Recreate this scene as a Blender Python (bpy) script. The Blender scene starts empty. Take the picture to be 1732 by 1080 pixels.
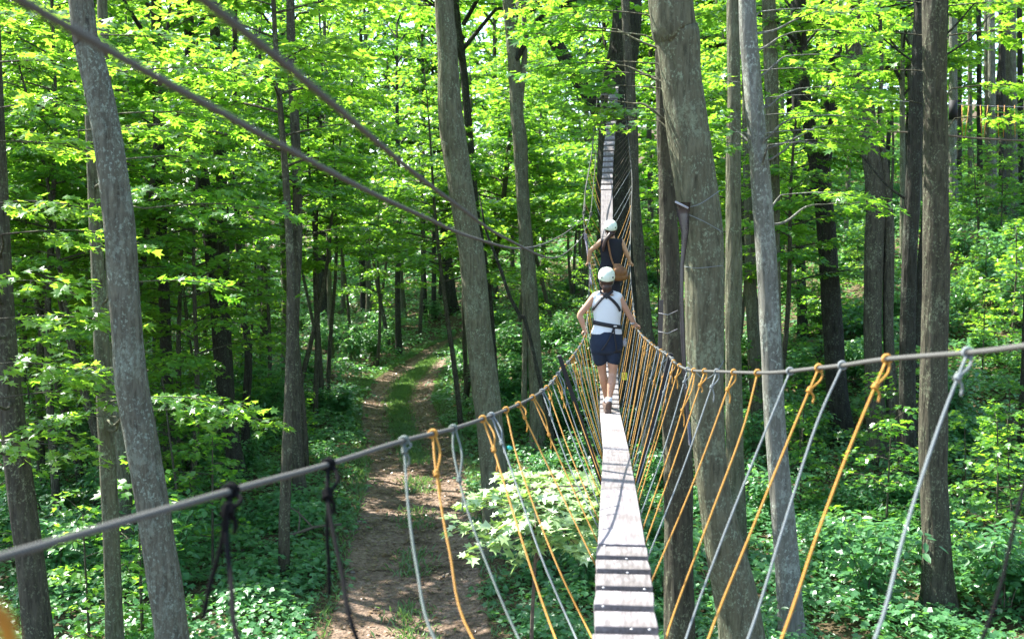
import bpy, math, random
import numpy as np
from mathutils import Vector, Matrix, noise as mnoise

# ------------------------------------------------------------------ camera
F = 1857.0; W = 1732.0; H = 1080.0; CAMZ = 6.1
PITCH = math.atan(140.0 / F)
scene = bpy.context.scene
COL = scene.collection
cam_d = bpy.data.cameras.new('camera'); cam = bpy.data.objects.new('camera', cam_d); COL.objects.link(cam)
cam_d.sensor_width = 36.0; cam_d.lens = 36.0 * F / W; cam_d.clip_start = 0.05; cam_d.clip_end = 600.0
cam.location = (0, 0, CAMZ); cam.rotation_euler = (math.pi / 2 - PITCH, 0, 0)
cam_d.dof.use_dof = True; cam_d.dof.focus_distance = 14.0; cam_d.dof.aperture_fstop = 3.4
scene.camera = cam

# ------------------------------------------------------------------ sky and sun
SUN_AZ = math.radians(-59); SUN_EL = math.radians(54)          # azimuth from +Y, negative = left
SUN = Vector((math.sin(SUN_AZ) * math.cos(SUN_EL), math.cos(SUN_AZ) * math.cos(SUN_EL), math.sin(SUN_EL)))
world = bpy.data.worlds.new('World'); scene.world = world; world.use_nodes = True
wn = world.node_tree; bgn = wn.nodes['Background']
sky = wn.nodes.new('ShaderNodeTexSky'); sky.sky_type = 'NISHITA'; sky.sun_disc = False
sky.sun_elevation = SUN_EL; sky.sun_rotation = SUN_AZ
wn.links.new(sky.outputs['Color'], bgn.inputs['Color']); bgn.inputs['Strength'].default_value = 0.15
sl = bpy.data.lights.new('sun', 'SUN'); sl.energy = 5.0; sl.angle = math.radians(0.53); sl.color = (1.0, 0.97, 0.91)
so = bpy.data.objects.new('sun', sl); COL.objects.link(so)
so.rotation_euler = SUN.to_track_quat('Z', 'Y').to_euler()
scene.view_settings.view_transform = 'Standard'; scene.view_settings.look = 'None'
scene.view_settings.exposure = 2.12; scene.view_settings.gamma = 1.0
scene.cycles.max_bounces = 6; scene.cycles.diffuse_bounces = 4; scene.cycles.transmission_bounces = 4
scene.cycles.glossy_bounces = 2; scene.cycles.use_denoising = True

# ------------------------------------------------------------------ helpers
FW = Vector((0, math.cos(PITCH), -math.sin(PITCH))); UP = Vector((0, math.sin(PITCH), math.cos(PITCH)))
def P(px, py, Y):
    d = FW + Vector((1, 0, 0)) * ((px - 866) / F) + UP * ((540 - py) / F)
    return Vector((0, 0, CAMZ)) + d * (Y / d.y)
def pix(p):
    v = Vector(p) - Vector((0, 0, CAMZ)); z = v.dot(FW)
    if z < 0.1: return (1e5, 1e5)
    return (866 + v.x / z * F, 540 - v.dot(UP) / z * F)

rnd = random.Random(7)

def sstep(a, b, v):
    t = np.clip((v - a) / (b - a), 0, 1); return t * t * (3 - 2 * t)
def ground(x, y):
    x = np.asarray(x, float); y = np.asarray(y, float)
    u = np.maximum(x + .35 * y - 13, 0)
    h = .087 * u ** 1.33
    h = np.where(h > 6, 6 + (h - 6) * .35, h); h = np.minimum(h, 18)
    far = np.minimum(np.maximum(y - 62, 0) * .07, 12)
    lf = np.maximum(-x - .22 * y - 4, 0) * .05
    b = .10 * np.sin(x * .9 + 1.3) * np.cos(y * .7) + .06 * np.sin(x * 2.1 + y * 1.3)
    pd = path_dist(x, y)
    b = b * sstep(.8, 2.6, pd)
    return h + far + lf + b - .12 * (1 - sstep(.2, 2.2, pd))
PATH = np.array([(-1.0, -6), (-1.2, 6), (-1.45, 13), (-1.6, 16.7), (-2.05, 22.7), (-2.6, 29.8), (-3.5, 35), (-4.3, 40.5), (-4.6, 47), (-4.1, 53), (-3.0, 58), (-1.8, 60)])
def path_dist(x, y):
    x = np.asarray(x, float); y = np.asarray(y, float)
    best = np.full(np.broadcast(x, y).shape, 1e9)
    for (x0, y0), (x1, y1) in zip(PATH[:-1], PATH[1:]):
        dx, dy = x1 - x0, y1 - y0
        t = np.clip(((x - x0) * dx + (y - y0) * dy) / (dx * dx + dy * dy), 0, 1)
        best = np.minimum(best, np.hypot(x - x0 - t * dx, y - y0 - t * dy))
    return best
def gz(x, y): return float(ground(x, y))
def solveY(px, py):
    for Y in np.arange(10, 120, .25):
        p = P(px, py, Y)
        if p.z < gz(p.x, p.y): return float(Y)
    return 60.0

def tag(o, label=None, cat=None, group=None, kind=None):
    if label: o['label'] = label
    if cat: o['category'] = cat
    if group: o['group'] = group
    if kind: o['kind'] = kind
    return o
def empty(name, loc, rz=0):
    o = bpy.data.objects.new(name, None); COL.objects.link(o); o.location = loc; o.rotation_euler = (0, 0, rz)
    o.empty_display_size = .2
    return o

def mesh_np(name, V, faces, mats, attr=None, smooth=False, midx=None):
    """V (N,3); faces: list of int arrays (M,k)."""
    me = bpy.data.meshes.new(name)
    V = np.asarray(V, np.float32)
    me.vertices.add(len(V)); me.vertices.foreach_set('co', V.ravel())
    loops = np.concatenate([f.ravel() for f in faces]).astype(np.int32)
    cnt = np.concatenate([np.full(len(f), f.shape[1], np.int32) for f in faces])
    start = np.concatenate([[0], np.cumsum(cnt)[:-1]]).astype(np.int32)
    me.loops.add(len(loops)); me.loops.foreach_set('vertex_index', loops)
    me.polygons.add(len(cnt)); me.polygons.foreach_set('loop_start', start)
    try: me.polygons.foreach_set('loop_total', cnt)
    except Exception: pass
    if midx is not None: me.polygons.foreach_set('material_index', np.asarray(midx, np.int32))
    me.update(calc_edges=True)
    me.polygons.foreach_set('use_smooth', np.full(len(cnt), smooth, bool))
    if attr is not None:
        for an, (dom, arr) in attr.items():
            a = me.attributes.new(an, 'FLOAT', dom); a.data.foreach_set('value', np.asarray(arr, np.float32))
    for m in (mats if isinstance(mats, (list, tuple)) else [mats]): me.materials.append(m)
    return me
def link(name, me, parent=None, loc=None):
    o = bpy.data.objects.new(name, me); COL.objects.link(o)
    if parent: o.parent = parent
    if loc is not None: o.location = loc
    return o

class MB:
    def __init__(s): s.v = []; s.q = []; s.t = []; s.n = 0
    def add(s, V, quads=None, tris=None):
        V = np.asarray(V, float).reshape(-1, 3)
        if quads is not None and len(quads): s.q.append(np.asarray(quads, int).reshape(-1, 4) + s.n)
        if tris is not None and len(tris): s.t.append(np.asarray(tris, int).reshape(-1, 3) + s.n)
        s.v.append(V); s.n += len(V)
    def tube(s, pts, rad, sides=8, cap=True, wob=0, seed=0, zs=.7, ell=None):
        pts = [Vector(p) for p in pts]; n = len(pts)
        if not hasattr(rad, '__len__'): rad = [rad] * n
        rings = []; ref = None
        for i in range(n):
            t = (pts[min(i + 1, n - 1)] - pts[max(i - 1, 0)])
            if t.length < 1e-9: t = Vector((0, 0, 1))
            t.normalize()
            if ref is None:
                ref = Vector((1, 0, 0)) if abs(t.x) < .9 else Vector((0, 1, 0))
            a = (ref - t * ref.dot(t)).normalized(); b = t.cross(a); ref = a
            ring = []
            for k in range(sides):
                th = 2 * math.pi * k / sides; r = rad[i]
                if wob:
                    q = Vector((math.cos(th) * .9 + seed * 7.1, math.sin(th) * .9, pts[i].z * zs + seed))
                    r *= 1 + wob * mnoise.noise(q) + wob * .5 * mnoise.noise(q * 2.7)
                ea, eb = (r, r) if ell is None else (r * ell[0], r * ell[1])
                ring.append(pts[i] + a * math.cos(th) * ea + b * math.sin(th) * eb)
            rings.append(ring)
        V = [tuple(v) for r in rings for v in r]; q = []; t3 = []
        for i in range(n - 1):
            for k in range(sides):
                k2 = (k + 1) % sides
                q.append((i * sides + k, i * sides + k2, (i + 1) * sides + k2, (i + 1) * sides + k))
        if cap:
            V.append(tuple(pts[0])); V.append(tuple(pts[-1])); c0 = n * sides
            for k in range(sides):
                k2 = (k + 1) % sides
                t3.append((c0, k2, k)); t3.append((c0 + 1, (n - 1) * sides + k, (n - 1) * sides + k2))
        s.add(V, q, t3)
    def box(s, c, size, rot=None, jit=0):
        c = Vector(c); h = Vector(size) / 2; V = []
        for z in (-1, 1):
            for x, y in ((-1, -1), (1, -1), (1, 1), (-1, 1)):
                p = Vector((x * h.x, y * h.y, z * h.z))
                if rot is not None: p = rot @ p
                V.append(tuple(p + c))
        s.add(V, [(0, 3, 2, 1), (4, 5, 6, 7), (0, 1, 5, 4), (1, 2, 6, 5), (2, 3, 7, 6), (3, 0, 4, 7)])
    def ball(s, c, r, rot=None, seg=16, rings=10):
        r = Vector(r) if hasattr(r, '__len__') else Vector((r, r, r)); c = Vector(c); V = []; q = []; t = []
        for i in range(1, rings):
            a = math.pi * i / rings
            for k in range(seg):
                b = 2 * math.pi * k / seg
                p = Vector((r.x * math.sin(a) * math.cos(b), r.y * math.sin(a) * math.sin(b), r.z * math.cos(a)))
                if rot is not None: p = rot @ p
                V.append(tuple(c + p))
        top = Vector((0, 0, r.z)); bot = Vector((0, 0, -r.z))
        if rot is not None: top = rot @ top; bot = rot @ bot
        V += [tuple(c + top), tuple(c + bot)]; nt = (rings - 1) * seg
        for i in range(rings - 2):
            for k in range(seg):
                k2 = (k + 1) % seg; q.append((i * seg + k, (i + 1) * seg + k, (i + 1) * seg + k2, i * seg + k2))
        for k in range(seg):
            k2 = (k + 1) % seg; t.append((nt, k, k2)); t.append((nt + 1, (rings - 2) * seg + k2, (rings - 2) * seg + k))
        s.add(V, q, t)
    def mesh(s, name, mat, smooth=True):
        f = []
        if s.q: f.append(np.concatenate(s.q))
        if s.t: f.append(np.concatenate(s.t))
        return mesh_np(name, np.concatenate(s.v), f, mat, smooth=smooth)
    def build(s, name, mat, parent=None, smooth=True, origin=None):
        if origin is not None:
            o = Vector(origin); s.v = [v - np.array(o) for v in s.v]
        ob = link(name, s.mesh(name, mat, smooth), parent, origin)
        return ob

def cr(pts, n):
    """Catmull-Rom through tuples of any dimension, n samples per span."""
    A = [np.array(p, float) for p in pts]; out = []
    for i in range(len(A) - 1):
        p0 = A[max(i - 1, 0)]; p1 = A[i]; p2 = A[i + 1]; p3 = A[min(i + 2, len(A) - 1)]
        if i == 0: p0 = 2 * p1 - p2
        if i == len(A) - 2: p3 = 2 * p2 - p1
        for k in range(n):
            t = k / n
            out.append(.5 * (2 * p1 + (p2 - p0) * t + (2 * p0 - 5 * p1 + 4 * p2 - p3) * t * t + (3 * p1 - p0 - 3 * p2 + p3) * t ** 3))
    out.append(A[-1]); return out

# ------------------------------------------------------------------ materials
def newmat(name):
    m = bpy.data.materials.new(name); m.use_nodes = True; nt = m.node_tree
    p = nt.nodes['Principled BSDF']; return m, nt, p
def nd(nt, t, **kw):
    n = nt.nodes.new(t)
    for k, v in kw.items(): setattr(n, k, v)
    return n
def ramp(nt, fac, stops, interp='LINEAR'):
    r = nd(nt, 'ShaderNodeValToRGB'); r.color_ramp.interpolation = interp
    e = r.color_ramp.elements
    while len(e) < len(stops): e.new(.5)
    for i, (p, c) in enumerate(stops): e[i].position = p; e[i].color = (*c, 1)
    nt.links.new(fac, r.inputs['Fac']); return r.outputs['Color']
def tex(nt, kind, scale, coord='Object', detail=4, stretch=(1, 1, 1), rough=.55):
    tc = nd(nt, 'ShaderNodeTexCoord'); mp = nd(nt, 'ShaderNodeMapping'); mp.inputs['Scale'].default_value = stretch
    nt.links.new(tc.outputs[coord], mp.inputs['Vector'])
    n = nd(nt, kind); n.inputs['Scale'].default_value = scale
    if kind == 'ShaderNodeTexNoise': n.inputs['Detail'].default_value = detail; n.inputs['Roughness'].default_value = rough
    nt.links.new(mp.outputs['Vector'], n.inputs['Vector']); return n
def mixc(nt, fac, a, b, bt='MIX'):
    m = nd(nt, 'ShaderNodeMix', data_type='RGBA', blend_type=bt)
    L = nt.links
    if hasattr(fac, 'links'): L.new(fac, m.inputs[0])
    else: m.inputs[0].default_value = fac
    for v, i in ((a, 6), (b, 7)):
        if hasattr(v, 'links'): L.new(v, m.inputs[i])
        else: m.inputs[i].default_value = (*v, 1)
    return m.outputs[2]
def bump(nt, p, h, strength, dist=.01):
    b = nd(nt, 'ShaderNodeBump'); b.inputs['Strength'].default_value = strength; b.inputs['Distance'].default_value = dist
    nt.links.new(h, b.inputs['Height']); nt.links.new(b.outputs['Normal'], p.inputs['Normal'])

def leaf_mat(name, d0, d1, t0, t1, spec=.6, rough=.32, tmix=.5):
    m, nt, p = newmat(name); L = nt.links
    at = nd(nt, 'ShaderNodeAttribute', attribute_name='rnd')
    oi = nd(nt, 'ShaderNodeObjectInfo')
    ad = nd(nt, 'ShaderNodeMath', operation='MULTIPLY_ADD'); L.new(oi.outputs['Random'], ad.inputs[0]); ad.inputs[1].default_value = .35
    mu = nd(nt, 'ShaderNodeMath', operation='MULTIPLY'); L.new(at.outputs['Fac'], mu.inputs[0]); mu.inputs[1].default_value = .65
    L.new(mu.outputs[0], ad.inputs[2])
    c = ramp(nt, ad.outputs[0], [(0, d0), (1, d1)]); t = ramp(nt, ad.outputs[0], [(0, t0), (1, t1)])
    L.new(c, p.inputs['Base Color']); p.inputs['Roughness'].default_value = rough; p.inputs['Specular IOR Level'].default_value = spec
    tr = nd(nt, 'ShaderNodeBsdfTranslucent'); L.new(t, tr.inputs['Color'])
    mx = nd(nt, 'ShaderNodeMixShader'); mx.inputs[0].default_value = tmix
    L.new(p.outputs[0], mx.inputs[1]); L.new(tr.outputs[0], mx.inputs[2])
    L.new(mx.outputs[0], nt.nodes['Material Output'].inputs['Surface'])
    return m
M = {}
M['leaf'] = leaf_mat('maple_leaf', (.032, .115, .03), (.085, .215, .035), (.14, .42, .02), (.42, .68, .05), tmix=.55)
M['leaf_under'] = leaf_mat('undergrowth_leaf', (.04, .135, .05), (.085, .225, .085), (.12, .38, .06), (.25, .52, .09), rough=.36, tmix=.4)
M['leaf_sunglare'] = leaf_mat('sunglare_leaf', (.25, .39, .15), (.40, .52, .27), (.25, .45, .05), (.40, .60, .08), rough=.28, spec=1.0, tmix=.3)  # maple leaf with the sun glare put into its bleached colour
M['grass'] = leaf_mat('grass_blade', (.07, .15, .05), (.14, .24, .09), (.12, .28, .05), (.24, .38, .08), tmix=.35)

def bark_mat(name, dark, light, lichen, lich_amt=.5, scale=1.0):
    m, nt, p = newmat(name); L = nt.links
    st = (1, 1, .16)
    n1 = tex(nt, 'ShaderNodeTexNoise', 17 * scale, stretch=st, detail=9, rough=.72)
    n2 = tex(nt, 'ShaderNodeTexNoise', 5 * scale, detail=5)
    c = ramp(nt, n1.outputs['Fac'], [(.38, dark), (.50, tuple(.55 * (a + b) for a, b in zip(dark, light))), (.62, light)])
    c = mixc(nt, ramp(nt, n2.outputs['Fac'], [(.35, (0, 0, 0)), (.7, (1, 1, 1))]), c, tuple(x * .62 for x in light))
    n3 = tex(nt, 'ShaderNodeTexNoise', 19 * scale, detail=9, rough=.8, stretch=(1, 1, .7))
    n4 = tex(nt, 'ShaderNodeTexNoise', 1.6, detail=3)
    mm = nd(nt, 'ShaderNodeMath', operation='MULTIPLY'); L.new(n3.outputs['Fac'], mm.inputs[0])
    a5 = nd(nt, 'ShaderNodeMath', operation='ADD'); L.new(n4.outputs['Fac'], a5.inputs[0]); a5.inputs[1].default_value = .45
    L.new(a5.outputs[0], mm.inputs[1])
    lf = ramp(nt, mm.outputs[0], [(.62 - .14 * lich_amt, (0, 0, 0)), (.66 - .10 * lich_amt, (1, 1, 1))])
    oi = nd(nt, 'ShaderNodeObjectInfo'); rv = nd(nt, 'ShaderNodeMapRange'); L.new(oi.outputs['Random'], rv.inputs[0]); rv.inputs[3].default_value = .2; rv.inputs[4].default_value = 1.0
    ml = nd(nt, 'ShaderNodeMath', operation='MULTIPLY'); L.new(lf, ml.inputs[0]); L.new(rv.outputs[0], ml.inputs[1])
    c = mixc(nt, ml.outputs[0], c, lichen)
    vs = tex(nt, 'ShaderNodeTexNoise', 34 * scale, stretch=(1, 1, .75), detail=5, rough=.6)
    sp = ramp(nt, vs.outputs['Fac'], [(.53, (0, 0, 0)), (.61, (1, 1, 1))]); mk = ramp(nt, n2.outputs['Fac'], [(.45, (0, 0, 0)), (.58, (1, 1, 1))])
    c = mixc(nt, mixc(nt, 1.0, sp, mk, 'MULTIPLY'), c, tuple(min(1, x * .9) for x in lichen))
    L.new(c, p.inputs['Base Color']); p.inputs['Roughness'].default_value = .9; p.inputs['Specular IOR Level'].default_value = .2
    v = tex(nt, 'ShaderNodeTexVoronoi', 15 * scale, stretch=st); v.feature = 'F1'
    h = nd(nt, 'ShaderNodeMath', operation='ADD'); L.new(n1.outputs['Fac'], h.inputs[0]); L.new(v.outputs['Distance'], h.inputs[1])
    bump(nt, p, h.outputs[0], 1.0, .06)
    return m
M['bark_grey'] = bark_mat('grey_bark', (.05, .047, .034), (.17, .168, .122), (.27, .32, .25), .8)
M['bark_brown'] = bark_mat('brown_bark', (.026, .023, .016), (.098, .09, .062), (.19, .205, .13), .45)
M['bark_green'] = bark_mat('mossy_bark', (.048, .047, .028), (.165, .16, .10), (.24, .28, .18), .6)
M['bark_dark'] = bark_mat('dark_bark', (.012, .011, .008), (.05, .048, .035), (.11, .125, .09), .2)
M['bark_smooth'] = bark_mat('smooth_bark', (.085, .083, .068), (.22, .218, .185), (.36, .40, .34), .8, .8)
def simple(name, col, rough=.7, var=.0, scale=20, spec=.4, col2=None, stretch=(1, 1, 1), bmp=0):
    m, nt, p = newmat(name)
    p.inputs['Roughness'].default_value = rough; p.inputs['Specular IOR Level'].default_value = spec
    n = tex(nt, 'ShaderNodeTexNoise', scale, stretch=stretch, detail=5)
    c2 = col2 or tuple(x * (1 - var) for x in col)
    c = ramp(nt, n.outputs['Fac'], [(.35, c2), (.65, col)])
    nt.links.new(c, p.inputs['Base Color'])
    if bmp: bump(nt, p, n.outputs['Fac'], bmp, .004)
    return m
M['twig'] = simple('twig', (.11, .085, .06), .9, .5, 30)
M['wood'] = simple('weathered_wood', (.28, .268, .27), .75, .4, 9, col2=(.12, .112, .11), stretch=(6, .8, 6), bmp=.5)
M['wood_long'] = simple('weathered_board', (.27, .26, .265), .7, .3, 7, col2=(.14, .13, .135), stretch=(8, .5, 8), bmp=.4)
for k_ in ('wood', 'wood_long'):
    nt = M[k_].node_tree; p = nt.nodes['Principled BSDF']; src = p.inputs['Base Color'].links[0].from_socket
    oi = nd(nt, 'ShaderNodeObjectInfo'); g_ = tex(nt, 'ShaderNodeTexNoise', 2.5, detail=6)
    c = mixc(nt, 1.0, src, ramp(nt, oi.outputs['Random'], [(0, (.62, .58, .55)), (1, (1.05, 1.0, 1.0))]), 'MULTIPLY')
    c = mixc(nt, ramp(nt, g_.outputs['Fac'], [(.5, (0, 0, 0)), (.75, (1, 1, 1))]), c, (.10, .085, .075))
    nt.links.new(c, p.inputs['Base Color'])
M['wood_dark'] = simple('dark_wood', (.16, .12, .08), .85, .5, 9, stretch=(4, .5, 4))
def rope_mat(name, col, col2, twist=120):
    m, nt, p = newmat(name)
    w = tex(nt, 'ShaderNodeTexWave', twist, stretch=(1, 1, 1)); w.inputs['Distortion'].default_value = 1.0; w.bands_direction = 'DIAGONAL'
    c = ramp(nt, w.outputs['Fac'], [(.2, col2), (.6, col)])
    n = tex(nt, 'ShaderNodeTexNoise', 3)
    c = mixc(nt, n.outputs['Fac'], c, tuple(.5 * (a + b) for a, b in zip(col, col2)))
    nt.links.new(c, p.inputs['Base Color']); p.inputs['Roughness'].default_value = .6
    bump(nt, p, w.outputs['Fac'], .6, .003); return m
def matte(m):
    p = m.node_tree.nodes['Principled BSDF']; p.inputs['Roughness'].default_value = 1.0; p.inputs['Specular IOR Level'].default_value = .06; return m
M['rope_orange'] = rope_mat('orange_rope', (.55, .27, .03), (.34, .15, .015))
M['rope_grey'] = rope_mat('grey_rope', (.22, .25, .245), (.11, .13, .13))
M['rope_white'] = rope_mat('pale_rope', (.42, .40, .41), (.26, .25, .27))
M['rope_black'] = rope_mat('black_rope', (.012, .012, .012), (.005, .005, .005))
M['rope_brown'] = rope_mat('dark_brown_rope', (.10, .065, .03), (.04, .028, .018))
M['rope_mauve'] = rope_mat('mauve_rope', (.40, .34, .40), (.20, .16, .20))
matte(M['rope_black'])
M['cable'] = rope_mat('steel_cable', (.15, .15, .135), (.05, .05, .045), 60)
matte(M['cable'])
M['blackmetal'] = simple('black_metal', (.008, .008, .009), .7, .2)
M['rubber'] = simple('black_rubber', (.03, .028, .035), .25, .3, 6, spec=.8)
M['metal'] = simple('galvanised', (.5, .5, .5), .4, .2)
M['skin'] = simple('skin', (.42, .23, .15), .5, .08, 6)
M['skin2'] = simple('tanned_skin', (.40, .225, .12), .5, .08, 6)
M['hair'] = simple('dark_brown_hair', (.05, .022, .015), .45, .5, 60, stretch=(1, 1, .1), col2=(.02, .01, .008))
M['helmet'] = simple('white_plastic', (.62, .68, .57), .3, .03, 4)
M['dot'] = simple('dark_plastic', (.03, .03, .05), .4, .1)
M['white_cloth'] = simple('white_cotton', (.62, .64, .66), .9, .05, 8, bmp=.2)
M['navy_cloth'] = simple('navy_cloth', (.010, .020, .045), .85, .25, 10, bmp=.3)
M['black_cloth'] = simple('black_cloth', (.008, .009, .015), .85, .3, 10, bmp=.3)
M['webbing'] = simple('black_webbing', (.015, .015, .02), .7, .2, 60)
M['shoe'] = simple('brown_suede', (.11, .07, .05), .85, .3, 30)
M['leather'] = simple('tan_leather', (.19, .085, .025), .45, .3, 14, col2=(.11, .045, .015))
M['yellow'] = simple('yellow_plastic', (.72, .62, .04), .5, .1)
M['red'] = simple('red_paint', (.45, .04, .02), .5, .1)
M['teal'] = simple('teal_tape', (.03, .45, .36), .5, .1)
M['wood_log'] = simple('pale_log', (.34, .24, .14), .85, .4, 9, stretch=(1, 1, 5))
M['pebble'] = simple('pebble', (.20, .17, .14), .9, .4, 12)
M['dead_leaf'] = leaf_mat('dead_leaf', (.10, .06, .03), (.24, .16, .09), (.12, .07, .03), (.25, .15, .07), tmix=.25)
M['stone'] = simple('mossy_stone', (.18, .17, .13), .9, .5, 8, col2=(.09, .14, .04), bmp=.5)

# ground
def ground_mat():
    m, nt, p = newmat('forest_floor'); L = nt.links
    at = nd(nt, 'ShaderNodeAttribute', attribute_name='path')
    n = tex(nt, 'ShaderNodeTexNoise', 1.3, detail=6, rough=.7); n2 = tex(nt, 'ShaderNodeTexNoise', 9, detail=6, rough=.7)
    n3 = tex(nt, 'ShaderNodeTexVoronoi', 16)
    litter = ramp(nt, n3.outputs['Color'], [(0, (.035, .028, .015)), (.5, (.075, .055, .03)), (1, (.15, .11, .06))])
    soil = ramp(nt, n2.outputs['Fac'], [(.3, (.08, .052, .036)), (.52, (.20, .14, .10)), (.72, (.33, .25, .195))])
    sp = tex(nt, 'ShaderNodeTexVoronoi', 38)
    soil = mixc(nt, ramp(nt, n.outputs['Fac'], [(.45, (0, 0, 0)), (.65, (1, 1, 1))]), soil, (.07, .048, .03))
    a = nd(nt, 'ShaderNodeMath', operation='MULTIPLY_ADD'); L.new(n.outputs['Fac'], a.inputs[0]); a.inputs[1].default_value = 1.1
    L.new(at.outputs['Fac'], a.inputs[2])
    fac = ramp(nt, a.outputs[0], [(.92, (0, 0, 0)), (1.0, (1, 1, 1))])
    c = mixc(nt, fac, litter, soil)
    L.new(c, p.inputs['Base Color']); p.inputs['Roughness'].default_value = .95; p.inputs['Specular IOR Level'].default_value = .2
    h = nd(nt, 'ShaderNodeMath', operation='ADD'); L.new(n2.outputs['Fac'], h.inputs[0]); L.new(n3.outputs['Distance'], h.inputs[1])
    bump(nt, p, h.outputs[0], .8, .05); return m
M['ground'] = ground_mat()
xs = np.concatenate([np.arange(-300, -40, 8.), np.arange(-40, -12, .6), np.arange(-12, 14, .18), np.arange(14, 45, .6), np.arange(45, 301, 8.)])
ys = np.concatenate([np.arange(-60, 8, 4.), np.arange(8, 66, .22), np.arange(66, 120, 2.), np.arange(120, 410, 12.)])
X, Yg = np.meshgrid(xs, ys); Z = ground(X, Yg)
# two ruts with a grassy strip between them from Y 30 to 62
pd = path_dist(X, Yg)
wid = np.interp(Yg, [0, 20, 28, 34, 40, 56, 61], [1.1, 1.15, 1.55, 1.25, 1.2, .8, -.4])
pa = 1 - sstep(wid - .25, wid + .35, pd)
mid = (1 - sstep(.22, .5, pd)) * sstep(29, 33, Yg)
pa = np.clip(pa - mid, 0, 1)
Z = Z - .05 * pa
nx, ny = len(xs), len(ys)
I = (np.arange(ny - 1)[:, None] * nx + np.arange(nx - 1)[None]).ravel()
gm = mesh_np('ground', np.stack([X, Yg, Z], -1).reshape(-1, 3), [np.stack([I, I + 1, I + nx + 1, I + nx], 1)], M['ground'], {'path': ('POINT', pa.ravel())}, smooth=True)
tag(link('ground', gm), kind='structure')

# ------------------------------------------------------------------ leaves
def tmpl_maple():
    half = [(.60, .11), (.74, .43), (.40, .24), (.20, .52), (.10, .22)]
    o = [(1, 0)] + half + [(0, 0)] + [(x, -y) for x, y in half[::-1]]
    V = [(x, y, .16 * abs(y) - .10 * x * x) for x, y in o] + [(.35, 0, -.01)]
    n = len(o); return np.array(V), np.array([(n, i, (i + 1) % n) for i in range(n)])
def tmpl_mid():
    o = [(1, 0), (.52, .14), (.60, .46), (.05, .36), (0, 0), (.05, -.36), (.60, -.46), (.52, -.14)]
    V = [(x, y, .2 * abs(y) - .10 * x * x) for x, y in o]
    return np.array(V), np.array([(0, 1, 7), (1, 2, 3), (1, 3, 4), (7, 5, 6), (7, 4, 5), (1, 4, 7)])
def tmpl_low():
    V = [(0, 0, 0), (.5, .40, .06), (1, 0, -.06), (.5, -.40, .06)]
    return np.array(V, float), np.array([(0, 2, 1), (0, 3, 2)])
def tmpl_oval():
    V = [(0, 0, 0), (.3, .24, .03), (.7, .2, .0), (1, 0, -.1), (.7, -.2, .0), (.3, -.24, .03)]
    return np.array(V, float), np.array([(0, 3, 1), (1, 3, 2), (0, 5, 3), (5, 4, 3)])
TM = {'maple': tmpl_maple(), 'mid': tmpl_mid(), 'low': tmpl_low(), 'oval': tmpl_oval()}

def leaves_geo(pos, az, droop, roll, size, kind):
    T, Fc = TM[kind]; N = len(pos); k = len(T)
    ca, sa = np.cos(az), np.sin(az); cd, sd = np.cos(droop), np.sin(droop); cr_, sr = np.cos(roll), np.sin(roll)
    X = np.stack([ca * cd, sa * cd, -sd], 1)
    S = np.stack([-sa, ca, np.zeros(N)], 1)
    U = np.cross(X, S)
    Yv = S * cr_[:, None] + U * sr[:, None]; Zv = U * cr_[:, None] - S * sr[:, None]
    V = pos[:, None, :] + size[:, None, None] * (T[None, :, 0, None] * X[:, None] + T[None, :, 1, None] * Yv[:, None] + T[None, :, 2, None] * Zv[:, None])
    Fa = (Fc[None] + (np.arange(N) * k)[:, None, None]).reshape(-1, 3)
    return V.reshape(-1, 3), Fa
class Leaves:
    def __init__(s): s.p = []; s.a = []; s.d = []; s.r = []; s.s = []; s.c = []
    def add(s, p, a, d, r, z, c):
        s.p.append(p); s.a.append(a); s.d.append(d); s.r.append(r); s.s.append(z); s.c.append(c)
    def count(s): return sum(len(a) for a in s.a)
    def mesh(s, name, kind, mat):
        p = np.concatenate(s.p); V, Fa = leaves_geo(p, np.concatenate(s.a), np.concatenate(s.d), np.concatenate(s.r), np.concatenate(s.s), kind)
        c = np.repeat(np.concatenate(s.c), len(TM[kind][1]))
        return mesh_np(name, V, [Fa], mat, {'rnd': ('FACE', c)})

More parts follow.
